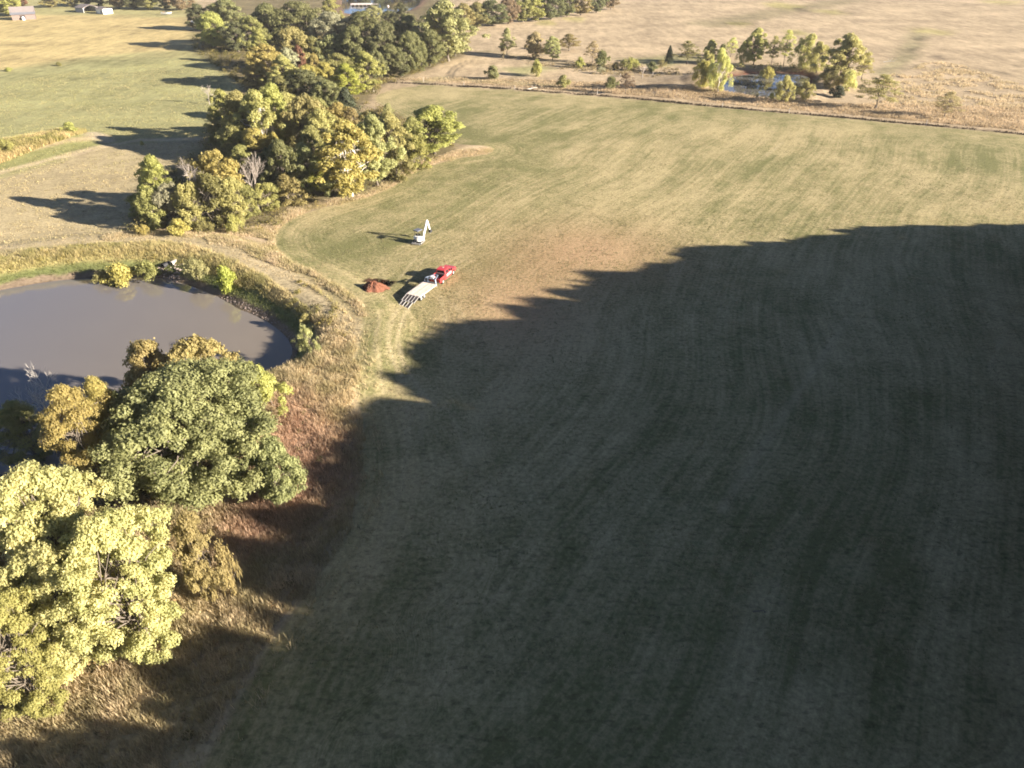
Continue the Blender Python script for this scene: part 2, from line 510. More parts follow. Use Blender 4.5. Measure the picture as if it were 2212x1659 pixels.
# spoil and trampled soil round the trench
kd = sstep(2.2, .6, np.hypot((X - DUG[0]) / 1.3, Y - DUG[1]))
HP = G(808, 630)
soil = np.clip(kd + .8 * sstep(2.9, 1.6, np.hypot(X - HP[0], Y - HP[1]) + jit * 1.5), 0, 1)
base = base * (1 - soil[:, None] * .8) + C(.17, .08, .045) * soil[:, None] * .8
fmask = fmask * (1 - soil * .8)
c_, s_ = math.cos(math.radians(-16)), math.sin(math.radians(-16))
tq = np.maximum(np.abs((X - DUG[0]) * c_ + (Y - DUG[1]) * s_) / 1.75, np.abs(-(X - DUG[0]) * s_ + (Y - DUG[1]) * c_) / .85)
pit_shade = sstep(1.75, 1.35, tq)
base = base * (1 - pit_shade[:, None]) + C(.035, .018, .012) * pit_shade[:, None]  # wet soil, blackened further to stand in for shade in the trench
fmask = fmask * (1 - pit_shade)
base = np.clip(base, .005, .9)

# how dry the mown sward is: big drifts, mowing rows 29 degrees right of straight ahead, rings along the field's edge
ROW = math.radians(29)
WX, WY = X + 9 * (fbm(X, Y, 70, 91) - .5) * 2, Y + 9 * (fbm(X, Y, 70, 92) - .5) * 2
RU, RV = WX * math.cos(ROW) - WY * math.sin(ROW), WX * math.sin(ROW) + WY * math.cos(ROW)
n_row = .6 * fbm(RU, RV / 22, 1.9, 93, 2) + .4 * fbm(RU, RV / 9, 6.5, 94, 2)
RD = -SF + jit * .6
n_ring = .6 * fbm(RD, RD * 0 + X * .03, 1.7, 95, 2) + .4 * fbm(RD, X * .05, 4.0, 96, 2)
ringw = sstep(17, 8, -SF + jit * 6)
lines = n_row * (1 - ringw) + n_ring * ringw
dryness = .55 + (lines - .5) * .6 + (fbm(X, Y, 30, 97, 4) - .5) * 1.2 + (fbm(RU, RV / 3, 4, 98, 3) - .5) * .9 + .45 * dry

# ground material
gm, nt, N, L, bs = mat_new("ground_turf")
def attr(n):
    a = N.new("ShaderNodeAttribute")
    a.attribute_name = n
    return a
def math_(op, a, b=None, c=None, clamp=False):
    q = N.new("ShaderNodeMath")
    q.operation = op
    q.use_clamp = clamp
    for i, s in enumerate((a, b, c)):
        if s is None: continue
        if isinstance(s, (int, float)): q.inputs[i].default_value = s
        else: L.new(s, q.inputs[i])
    return q.outputs[0]
def noise(vec, scale, detail=3, rough=.55, dim='3D', w=None):
    q = N.new("ShaderNodeTexNoise")
    q.noise_dimensions = dim
    q.inputs["Scale"].default_value = scale
    q.inputs["Detail"].default_value = detail
    q.inputs["Roughness"].default_value = rough
    if vec is not None: L.new(vec, q.inputs["Vector"])
    if w is not None: L.new(w, q.inputs["W"])
    return q.outputs[0]
def mapping(vec, rot=0.0, scale=(1, 1, 1)):
    q = N.new("ShaderNodeMapping")
    q.inputs["Rotation"].default_value = (0, 0, rot)
    q.inputs["Scale"].default_value = scale
    L.new(vec, q.inputs["Vector"])
    return q.outputs[0]
def mixc(f, a, b):
    q = N.new("ShaderNodeMix")
    q.data_type = 'RGBA'
    if isinstance(f, (int, float)): q.inputs["Factor"].default_value = f
    else: L.new(f, q.inputs["Factor"])
    for k, s in (("A", a), ("B", b)):
        if isinstance(s, tuple): q.inputs[k].default_value = (*s, 1)
        else: L.new(s, q.inputs[k])
    return q.outputs["Result"]
geo = N.new("ShaderNodeNewGeometry")
pos = geo.outputs["Position"]
n_mid = noise(pos, .28, 3, .6)
n_clump = noise(pos, 1.9, 3, .65)
n_fine = noise(pos, 6.0, 3, .7)
n_drift = noise(mapping(pos, .12, (.35, 1.0, 1)), .05, 3, .6)
f = math_('ADD', math_('MULTIPLY', math_('SUBTRACT', n_clump, .5), 1.15), math_('MULTIPLY', math_('SUBTRACT', n_mid, .5), 1.2))
def fine_rows():
    q = N.new("ShaderNodeCombineXYZ")
    L.new(attr("ru").outputs["Fac"], q.inputs[0])
    L.new(math_('MULTIPLY', attr("rv").outputs["Fac"], .035), q.inputs[1])
    t_ = N.new("ShaderNodeTexNoise")
    t_.noise_dimensions = '2D'
    t_.inputs["Scale"].default_value = 1.15
    t_.inputs["Detail"].default_value = 3
    t_.inputs["Roughness"].default_value = .62
    L.new(q.outputs[0], t_.inputs["Vector"])
    return t_.outputs[0]
f = math_('ADD', f, math_('MULTIPLY', math_('SUBTRACT', fine_rows(), .5), 1.2))
f = math_('ADD', f, attr("dryness").outputs["Fac"], clamp=True)
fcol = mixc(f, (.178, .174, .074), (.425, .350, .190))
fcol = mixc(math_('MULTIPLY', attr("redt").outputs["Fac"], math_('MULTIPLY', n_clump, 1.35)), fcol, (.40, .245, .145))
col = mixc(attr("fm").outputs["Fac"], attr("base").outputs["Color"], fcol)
col = mixc(attr("trk").outputs["Fac"], col, mixc(n_mid, (.34, .28, .15), (.56, .46, .29)))
# patchiness of the rough ground and fine mottling everywhere
sx = N.new("ShaderNodeSeparateXYZ")
L.new(pos, sx.inputs[0])
farw = N.new("ShaderNodeMapRange")
farw.inputs[1].default_value, farw.inputs[2].default_value = 190, 300
L.new(sx.outputs[1], farw.inputs[0])
n_far = noise(mapping(pos, .04, (.26, .06, 1)), 1.0, 4, .7)
n_far2 = noise(mapping(pos, .1, (.035, .03, 1)), 1.0, 5, .65)
far_t = math_('MULTIPLY', farw.outputs[0], math_('ADD', math_('MULTIPLY', math_('SUBTRACT', n_far, .5), 1.1), math_('MULTIPLY', math_('SUBTRACT', n_far2, .5), 1.1)))
lum = math_('ADD', math_('ADD', far_t, math_('MULTIPLY_ADD', n_drift, .7, -.55)), math_('ADD', math_('MULTIPLY', n_clump, .95), math_('ADD', math_('MULTIPLY', n_fine, .62), math_('MULTIPLY', n_mid, .72))))
lum2 = math_('ADD', .22, math_('ADD', math_('MULTIPLY', n_fine, .8), math_('MULTIPLY', n_clump, .75)))
mlum = N.new("ShaderNodeMix")
mlum.data_type = 'FLOAT'
L.new(attr("fm").outputs["Fac"], mlum.inputs[0])
L.new(lum, mlum.inputs[2])
L.new(lum2, mlum.inputs[3])
# bare gaps between the grass bunches
gap = N.new("ShaderNodeMapRange")
gap.interpolation_type = 'SMOOTHSTEP'
gap.inputs[1].default_value, gap.inputs[2].default_value = .34, .44
gap.inputs[3].default_value, gap.inputs[4].default_value = .72, 1.0
L.new(noise(mapping(pos, .1, (.55, 1.2, 1)), 1.3, 3, .55), gap.inputs[0])
sc = N.new("ShaderNodeVectorMath")
sc.operation = 'SCALE'
L.new(col, sc.inputs[0])
L.new(math_('MULTIPLY', mlum.outputs[0], gap.outputs[0]), sc.inputs["Scale"])
L.new(sc.outputs[0], bs.inputs["Base Color"])
bs.inputs["Roughness"].default_value = .95
bs.inputs["Specular IOR Level"].default_value = .08
bh = math_('ADD', math_('MULTIPLY', n_clump, .55), math_('MULTIPLY', n_fine, .22))
bmp = N.new("ShaderNodeBump")
bmp.inputs["Strength"].default_value = .8
bmp.inputs["Distance"].default_value = .22
L.new(bh, bmp.inputs["Height"])
L.new(bmp.outputs[0], bs.inputs["Normal"])

nx, ny = len(gx), len(gy)
ii = (np.arange(ny - 1)[:, None] * nx + np.arange(nx - 1)[None, :]).ravel()
quads = np.stack([ii, ii + 1, ii + nx + 1, ii + nx], 1)
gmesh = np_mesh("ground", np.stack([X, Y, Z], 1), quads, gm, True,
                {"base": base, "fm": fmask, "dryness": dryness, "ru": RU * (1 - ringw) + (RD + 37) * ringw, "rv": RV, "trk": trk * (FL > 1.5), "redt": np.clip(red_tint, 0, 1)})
ground = tag(new_obj("ground", gmesh), "grassy ground of mown field, rough banks and dry pasture", None, None, "structure")

# ------------------------------------------------------------------ water
def water_mat(name, col, rough, bump, clear=(.03, .03, .03)):
    m, nt_, N_, L_, b = mat_new(name)
    tc = N_.new("ShaderNodeNewGeometry")
    no = N_.new("ShaderNodeTexNoise")
    no.inputs["Scale"].default_value = .12
    no.inputs["Detail"].default_value = 3
    L_.new(tc.outputs["Position"], no.inputs["Vector"])
    mx = N_.new("ShaderNodeMix")
    mx.data_type = 'RGBA'
    mx.inputs["A"].default_value = (*[c * .88 for c in col], 1)
    mx.inputs["B"].default_value = (*[c * 1.1 for c in col], 1)
    L_.new(no.outputs[0], mx.inputs["Factor"])
    # silt tans the right; bluish sky reflection is painted into the left
    sp_ = N_.new("ShaderNodeSeparateXYZ")
    L_.new(tc.outputs["Position"], sp_.inputs[0])
    rg_ = N_.new("ShaderNodeMapRange")
    rg_.inputs[1].default_value, rg_.inputs[2].default_value = -82, -34
    L_.new(sp_.outputs[0], rg_.inputs[0])
    m3 = N_.new("ShaderNodeMix")
    m3.data_type = 'RGBA'
    m3.inputs["A"].default_value = (*clear, 1)
    L_.new(rg_.outputs[0], m3.inputs["Factor"])
    L_.new(mx.outputs["Result"], m3.inputs["B"])
    L_.new(m3.outputs["Result"], b.inputs["Base Color"])
    b.inputs["Roughness"].default_value = rough
    b.inputs["IOR"].default_value = 1.5
    n2 = N_.new("ShaderNodeTexNoise")
    n2.inputs["Scale"].default_value = 2.2
    n2.inputs["Detail"].default_value = 2
    mp = N_.new("ShaderNodeMapping")
    mp.inputs["Scale"].default_value = (.5, 1.3, 1)
    L_.new(tc.outputs["Position"], mp.inputs["Vector"])
    L_.new(mp.outputs[0], n2.inputs["Vector"])
    bp = N_.new("ShaderNodeBump")
    bp.inputs["Strength"].default_value = bump
    bp.inputs["Distance"].default_value = .02
    L_.new(n2.outputs[0], bp.inputs["Height"])
    L_.new(bp.outputs[0], b.inputs["Normal"])
    return m

def water(name, poly, z, mat, label):
    c = poly.mean(0)
    p = c + (poly - c) * 1.0
    nrm = p - c
    p = p + nrm / np.linalg.norm(nrm, axis=1)[:, None] * 1.2
    m = bpy.data.meshes.new(name)
    m.from_pydata([(a, b, z) for a, b in p], [], [tuple(range(len(p)))])
    m.materials.append(mat)
    m.update()
    if m.polygons[0].normal.z < 0:
        m.flip_normals()
    return tag(new_obj(name, m), label, None, None, "structure")

water("water", POND1, WL1, water_mat("murky_pond_water", (.215, .180, .140), .02, .05, (.165, .155, .160)), "murky brown pond water below the dam")
water("water", POND2, WL2, water_mat("clear_pond_water", (.125, .12, .11), .02, .08, (.125, .12, .11)), "blue pond water among willows across the field")
water("water", POND3, WL3, water_mat("dark_pond_water", (.06, .045, .03), .04, .15), "dark pond water beyond the woods")
# ------------------------------------------------------------------ trees: meshes
def rnd_dirs(rng, n):
    v = rng.normal(size=(n, 3))
    return v / np.linalg.norm(v, axis=1)[:, None]

def leaf_faces(rng, c, nrm, size, aspect=.6, droop=0.0):
    """one pointed leaf spray (a rhombus, 2 triangles) at every centre"""
    n = len(c)
    t = rnd_dirs(rng, n)
    if droop:
        t = t * (1 - droop) + np.array((0, 0, -1.0)) * droop
    t = t - nrm * (t * nrm).sum(1)[:, None]
    t /= np.linalg.norm(t, axis=1)[:, None] + 1e-9
    b = np.cross(nrm, t)
    L_ = (size * rng.uniform(.65, 1.35, n))[:, None]
    W_ = L_ * aspect
    v = np.stack([c - t * L_, c + b * W_ + nrm * L_ * .12, c + t * L_, c - b * W_ + nrm * L_ * .12], 1)
    f = np.arange(4 * n).reshape(n, 4)
    return v.reshape(-1, 3), f

def tubes_np(branches, sides=5):
    """branches: list of (pts (k,3), radii (k,)) -> verts, quads"""
    V, F, base_i = [], [], 0
    ang = np.arange(sides) * 2 * np.pi / sides
    for pts, rad in branches:
        pts = np.asarray(pts, float)
        k = len(pts)
        d = np.gradient(pts, axis=0)
        d /= np.linalg.norm(d, axis=1)[:, None] + 1e-9
        ref = np.where(np.abs(d[:, 2:3]) < .9, np.array([[0, 0, 1.0]]), np.array([[1.0, 0, 0]]))
        s = np.cross(d, ref)
        s /= np.linalg.norm(s, axis=1)[:, None] + 1e-9
        t = np.cross(s, d)
        ring = pts[:, None, :] + (s[:, None, :] * np.cos(ang)[None, :, None] + t[:, None, :] * np.sin(ang)[None, :, None]) * np.asarray(rad)[:, None, None]
        V.append(ring.reshape(-1, 3))
        i = np.arange(k - 1)[:, None] * sides
        j = np.arange(sides)[None, :]
        j2 = (j + 1) % sides
        F.append((base_i + np.stack([i + j, i + j2, i + sides + j2, i + sides + j], -1)).reshape(-1, 4))
        base_i += k * sides
    return np.concatenate(V), np.concatenate(F)

def bend(rng, a, b, n=4, amt=.08):
    a, b = np.asarray(a, float), np.asarray(b, float)
    L_ = np.linalg.norm(b - a)
    t = np.linspace(0, 1, n)[:, None]
    p = a + (b - a) * t
    off = rng.normal(size=(n, 3)) * L_ * amt
    off[0] = off[-1] = 0
    return p + off

def grow_tree(name, seed, H, R, cb=.3, puffs=80, pr=(.16, .27), leaves=170, leaf=.3, shape=(.75, .6), flat=.75, lobes=.25, aspect=.6, droop=0.0,
              tail=0.0, trunk_r=.28, lean=0.0, fill=.5, limbs=26, twig=True):
    """returns (trunk mesh, crown mesh) for a tree of height H and crown radius R standing at the origin"""
    rng = np.random.default_rng(seed)
    zb = H * cb
    ph = rng.uniform(0, 6.28, 6)
    t = rng.beta(1.15, 1.0, puffs)
    th = rng.uniform(0, 2 * np.pi, puffs)
    env = np.sin(np.pi * np.clip(t, .02, .98) ** shape[0]) ** shape[1]
    env = env * (1 + lobes * np.sin(2 * th + ph[0] + 3 * t) + lobes * .7 * np.sin(3 * th + ph[1] - 5 * t) + lobes * .5 * np.sin(5 * th + ph[2] + 7 * t))
    rf = rng.uniform(fill, 1, puffs) ** .6
    prad = R * rng.uniform(pr[0], pr[1], puffs)
    rr = np.maximum(env * R * rf - prad * .5, 0)
    c = np.stack([rr * np.cos(th) + lean * t * R, rr * np.sin(th), zb + t * (H - zb) * .96 - prad * .35], 1)
    c[:, 2] = np.minimum(c[:, 2], H - prad * flat)
    nl = np.maximum((leaves * (prad / prad.mean()) ** 2).astype(int), 8)
    pid = np.repeat(np.arange(puffs), nl)
    n = len(pid)
    d = rnd_dirs(rng, n)
    d[:, 2] = np.where(d[:, 2] < -.35, -d[:, 2] * .6, d[:, 2])
    rad = rng.uniform(.55, 1.12, n) * (1 + .22 * np.sin(d[:, 0] * 7 + pid) * np.sin(d[:, 1] * 6 + pid * 2.1))
    p = c[pid] + d * (prad[pid] * rad)[:, None] * np.array((1, 1, flat))
    if tail:
        k = rng.uniform(0, 1, n) ** 2
        p[:, 2] -= k * prad[pid] * tail
    nr = d * .8 + rng.normal(size=(n, 3)) * .36 + np.array((0, 0, .15))
    nr /= np.linalg.norm(nr, axis=1)[:, None]
    v, f = leaf_faces(rng, p, nr, np.full(n, leaf), aspect, droop)
    pv = rng.uniform(0, 1, puffs)
    lv = np.clip(.15 + .5 * pv[pid] + .35 * rng.uniform(0, 1, n), 0, 1)
    crown = np_mesh(name + "_crown", v, f, LEAF["green"], False, {"lv": np.repeat(lv, 4)})
    # trunk and limbs
    br = []
    top = np.array((lean * R * .6, 0, zb + (H - zb) * .62))
    tp = bend(rng, (0, 0, -.4), top, 7, .025)
    br.append((tp, np.linspace(trunk_r, trunk_r * .3, 7)))
    br.append((np.array([(0, 0, -.4), (0, 0, .1), (0, 0, .7)]), np.array([trunk_r * 1.7, trunk_r * 1.35, trunk_r * .98])))
    order = rng.permutation(puffs)
    for q in order[:limbs]:
        s = tp[rng.integers(2, 6)]
        m_ = s * .45 + c[q] * .55 + np.array((0, 0, -.06 * H * rng.uniform(0, 1)))
        r0 = trunk_r * rng.uniform(.16, .3)
        br.append((np.concatenate([bend(rng, s, m_, 3, .06), bend(rng, m_, c[q], 3, .08)[1:]]), np.linspace(r0, r0 * .22, 5)))
    if twig:
        for q in order[limbs:limbs * 3]:
            k = order[rng.integers(0, limbs)]
            br.append((bend(rng, (tp[4] + c[k]) / 2, c[q], 3, .08), np.array([.06, .04, .02]) * H / 11))
    v, f = tubes_np(br, 6)
    trunk = np_mesh(name + "_trunk", v, f, BARK["grey"], True)
    return trunk, crown

def bare_tree(name, seed, H, spread=.55, levels=5, trunk_r=.2, n_child=3, thin=.035, up=.25):
    rng = np.random.default_rng(seed)
    br, tips = [], []
    def rec(p, d, L_, r, lv):
        e = p + d * L_
        br.append((bend(rng, p, e, 3, .05), np.array([r, r * .8, r * .62])))
        if lv == 0:
            return
        k = n_child if lv < levels else n_child + 1
        for i in range(k):
            ax = rnd_dirs(rng, 1)[0]
            nd = d + ax * spread * rng.uniform(.7, 1.3) + np.array((0, 0, up))
            nd /= np.linalg.norm(nd)
            rec(p + d * L_ * rng.uniform(.55, 1.0) if i else e, nd, L_ * rng.uniform(.6, .82), max(r * .58, thin), lv - 1)
    rec(np.array((0, 0, -.3)), np.array((rng.normal() * .05, rng.normal() * .05, 1.0)), H * .3, trunk_r, levels)
    zmax = max(b[0][:, 2].max() for b in br)
    k = H / zmax
    br = [(b[0] * k, b[1]) for b in br]
    stem, twig = [b for i, b in enumerate(br) if b[1][0] > .075], [b for b in br if b[1][0] <= .075]
    v, f = tubes_np(stem, 6)
    v2, f2 = tubes_np(twig, 3)
    return np_mesh(name + "_trunk", v, f, BARK["pale"], True), np_mesh(name + "_twigs", v2, f2, BARK["pale"], True)

def cedar(name, seed, H, R, leaf=.22, n=3600):
    rng = np.random.default_rng(seed)
    t = rng.uniform(0, 1, n) ** .75
    th = rng.uniform(0, 6.283, n)
    lob = 1 + .22 * np.sin(th * 5 + t * 20) + .15 * np.sin(th * 3 - t * 31)
    r = R * (1 - t) ** .8 * lob * rng.uniform(.55, 1.05, n) + .08
    p = np.stack([r * np.cos(th), r * np.sin(th), .25 + t * (H - .3)], 1)
    nr = np.stack([np.cos(th), np.sin(th), np.full(n, .45)], 1) + rng.normal(size=(n, 3)) * .45
    nr /= np.linalg.norm(nr, axis=1)[:, None]
    v, f = leaf_faces(rng, p, nr, np.full(n, leaf), .45)
    crown = np_mesh(name + "_crown", v, f, LEAF["cedar"], False, {"lv": np.repeat(rng.uniform(0, 1, n), 4)})
    v, f = tubes_np([(np.array([(0, 0, -.3), (0, 0, H * .5), (0, 0, H * .95)]), np.array([.14, .09, .02]))], 6)
    return np_mesh(name + "_trunk", v, f, BARK["dark"], True), crown

LEAF = {k: leaf_mat("leaves_" + k, a, b, t) for k, (a, b, t) in {
    "green": ((.145, .155, .062), (.300, .295, .125), .46),
    "oak": ((.165, .175, .072), (.350, .345, .150), .40),
    "willow": ((.400, .390, .130), (.660, .620, .260), .46),
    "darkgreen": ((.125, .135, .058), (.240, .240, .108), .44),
    "olive": ((.215, .210, .078), (.395, .370, .140), .44),
    "gold": ((.320, .275, .080), (.530, .455, .160), .44),
    "goldolive": ((.295, .275, .100), (.520, .475, .190), .46),
    "yellow": ((.340, .300, .085), (.560, .490, .160), .44),
    "yellowgreen": ((.285, .285, .085), (.500, .480, .165), .46),
    "brightgreen": ((.280, .310, .060), (.500, .490, .115), .44),
    "pale": ((.265, .265, .095), (.660, .590, .280), .42),
    "palegreen": ((.290, .290, .120), (.500, .480, .220), .42),
    "silver": ((.260, .250, .150), (.440, .420, .265), .38),
    "orange": ((.245, .180, .075), (.430, .345, .145), .42),
    "bronze": ((.250, .205, .085), (.440, .370, .155), .42),
    "brown": ((.190, .140, .080), (.340, .255, .145), .35),
    "rust": ((.170, .085, .050), (.300, .155, .090), .35),
    "tan": ((.330, .265, .140), (.520, .420, .230), .38),
    "shade": ((.095, .100, .048), (.185, .180, .088), .42),  # leaf tone darkened for crowns that stand in shade
    "cedar": ((.050, .062, .036), (.110, .122, .065), .2),
}.items()}
BARK = {"grey": plain("bark_grey", (.17, .14, .11), .9, 0, .3, 4), "dark": plain("bark_dark", (.075, .06, .05), .9, 0, .3, 4),
        "pale": plain("bark_pale", (.42, .36, .31), .85, 0, .2, 4), "white": plain("bark_white", (.66, .60, .53), .8, 0, .2, 3)}

PROTO = {}
PDIM = {}
def proto(key, maker, H, R, *a, **k):
    PROTO[key] = maker(key, *a, **k)
    me = PROTO[key][1]
    co = np.empty(len(me.vertices) * 3, np.float32)
    me.vertices.foreach_get("co", co)
    co = co.reshape(-1, 3)
    PDIM[key] = (float(co[:, 2].max()), float(np.percentile(np.hypot(co[:, 0] - np.median(co[:, 0]), co[:, 1] - np.median(co[:, 1])), 96)))
proto("oak_a", grow_tree, 11, 5.5, 11, 11, 5.5, .12, 125, (.14, .24), 175, .2, (.8, .5), .75, .25)
proto("oak_b", grow_tree, 11, 5.5, 12, 11, 5.5, .1, 130, (.13, .23), 170, .2, (.85, .55), .8, .32)
proto("tall_a", grow_tree, 15, 5, 21, 15, 5, .14, 140, (.14, .25), 150, .215, (.72, .6), .85, .3)
proto("tall_b", grow_tree, 15, 5, 22, 15, 5, .12, 135, (.13, .24), 150, .215, (.7, .65), .9, .38, lean=.15)
proto("feather", grow_tree, 10, 5, 31, 10, 5, .22, 90, (.16, .30), 105, .22, (.6, .6), .32, .3, .38)
proto("willow", grow_tree, 11, 4.5, 41, 11, 4.5, .12, 85, (.15, .27), 130, .24, (.75, .6), .9, .35, .35, .5, 1.1, .2, .25)
proto("vine", grow_tree, 12, 4, 51, 12, 4, .03, 95, (.16, .28), 135, .25, (.7, .35), 1.1, .4, .5, .3, 1.0)
proto("shrub_a", grow_tree, 3, 2, 61, 3, 2, .02, 34, (.22, .38), 85, .15, (.85, .45), .85, .25, .6, 0, 0, .07, 0, .4, 10)
proto("shrub_b", grow_tree, 3, 2, 62, 3, 2, .02, 30, (.22, .42), 75, .16, (.75, .5), .95, .4, .45, .3, .5, .07, .1, .4, 10)
proto("open", grow_tree, 8, 5, 71, 8, 5, .3, 70, (.14, .26), 62, .2, (.55, .6), .3, .35, .3, 0, 0, .16, .1, .3, 34)
proto("vase", grow_tree, 6, 3, 73, 6, 3, .2, 60, (.12, .2), 55, .16, (.5, .5), 1.4, .3, .35, .4, 0, .12, -.25, .35, 40)
proto("cedar", cedar, 7, 2, 81, 7, 2)
proto("bare_a", bare_tree, 12, 5, 91, 12, .85, 5, .24, 3, .022, .16)
proto("bare_b", bare_tree, 12, 4, 92, 12, .62, 5, .22, 3, .022, .2)
# the two big trees by the near shore get meshes of their own
proto("great_oak", grow_tree, 16, 9.5, 101, 16, 9.5, .2, 340, (.085, .15), 340, .15, (.82, .42), .75, .24, .65, 0, 0, .45, 0, .3, 40)
proto("plane_a", grow_tree, 17, 6.2, 102, 17, 6.2, .06, 240, (.105, .18), 310, .135, (.7, .5), .95, .32, .6, 0, 0, .4, .1, .4, 40)
proto("plane_b", grow_tree, 16, 6.0, 103, 16, 6.0, .03, 240, (.105, .18), 310, .135, (.75, .42), .95, .32, .6, 0, 0, .4, 0, .4, 40)
proto("locust", grow_tree, 12, 6, 104, 12, 6, .25, 130, (.12, .22), 230, .13, (.6, .6), .35, .3, .4, 0, 0, .26, -.1, .35, 30)

NAMES = {"oak": "oak_tree", "tall": "tall_tree", "feather": "locust_tree", "willow": "willow_tree", "vine": "vine_covered_tree", "shrub": "shrub", "open": "spreading_tree",
         "vase": "young_tree", "cedar": "cedar_tree", "bare": "bare_tree", "great": "oak_tree", "plane": "sycamore_tree", "locust": "locust_tree"}
WIDEN = {'bare': 1.0, 'shrub': 1.05, 'oak': 1.2, 'tall': 1.25, 'vine': 1.2, 'feather': 1.15, 'great': 1.0, 'plane': 1.1, 'willow': 1.0, 'open': 1.05}

def put_tree(pk, mat, base_xy, h, r, label, group=None, bark="grey", rot=None, zoff=0.0):
    H, R = PDIM[pk]
    stem_ = pk.split("_")[0]
    rng = np.random.default_rng(abs(hash((round(base_xy[0] * 7), round(base_xy[1] * 5)))) % (2 ** 31))
    bx, by = float(base_xy[0]), float(base_xy[1])
    cat = "shrub" if stem_ == "shrub" else "tree"
    root = thing(NAMES[stem_], label, cat, (bx, by, TZ(bx, by) + zoff - .05), rng.uniform(0, 6.28) if rot is None else rot, group)
    tm, cm = PROTO[pk]
    for nm, me, mt in (("trunk", tm, BARK[bark]), ("twigs" if stem_ == "bare" else "crown", cm, BARK[bark] if stem_ == "bare" else LEAF[mat])):
        o = new_obj(nm, me, root)
        o.scale = (r / R, r / R, h / H)
        if nm == 'twigs':
            o['kind'] = 'stuff'
        o.material_slots[0].link = 'OBJECT'
        o.material_slots[0].material = mt
    return root

def tree(bx, by, ty, w, pk, mat, label, group=None, bark="grey", dx=0, rot=None):
    """a tree whose foot stands at pixel (bx, by), whose top reaches row ty and whose crown is w pixels wide"""
    p = G(bx, by)
    for _ in range(2):
        p = G(bx, by, TZ(p[0], p[1]))
    h = height_at(p[1], ty) - p[2]
    # bx is where the middle of the crown is seen: a tall tree off the middle of the picture leans outwards in it
    p[0] = (bx - CX) / FPX * (p[1] * CT + (CAM_H - p[2] - h * .62) * ST)
    h = height_at(p[1], ty) - p[2]
    depth = p[1] * CT + (CAM_H - h * .6) * ST
    r = w * .5 * depth / FPX * WIDEN.get(pk.split('_')[0], 1.08)
    return put_tree(pk, mat, p[:2], max(h, .6), r, label, group, bark, rot)

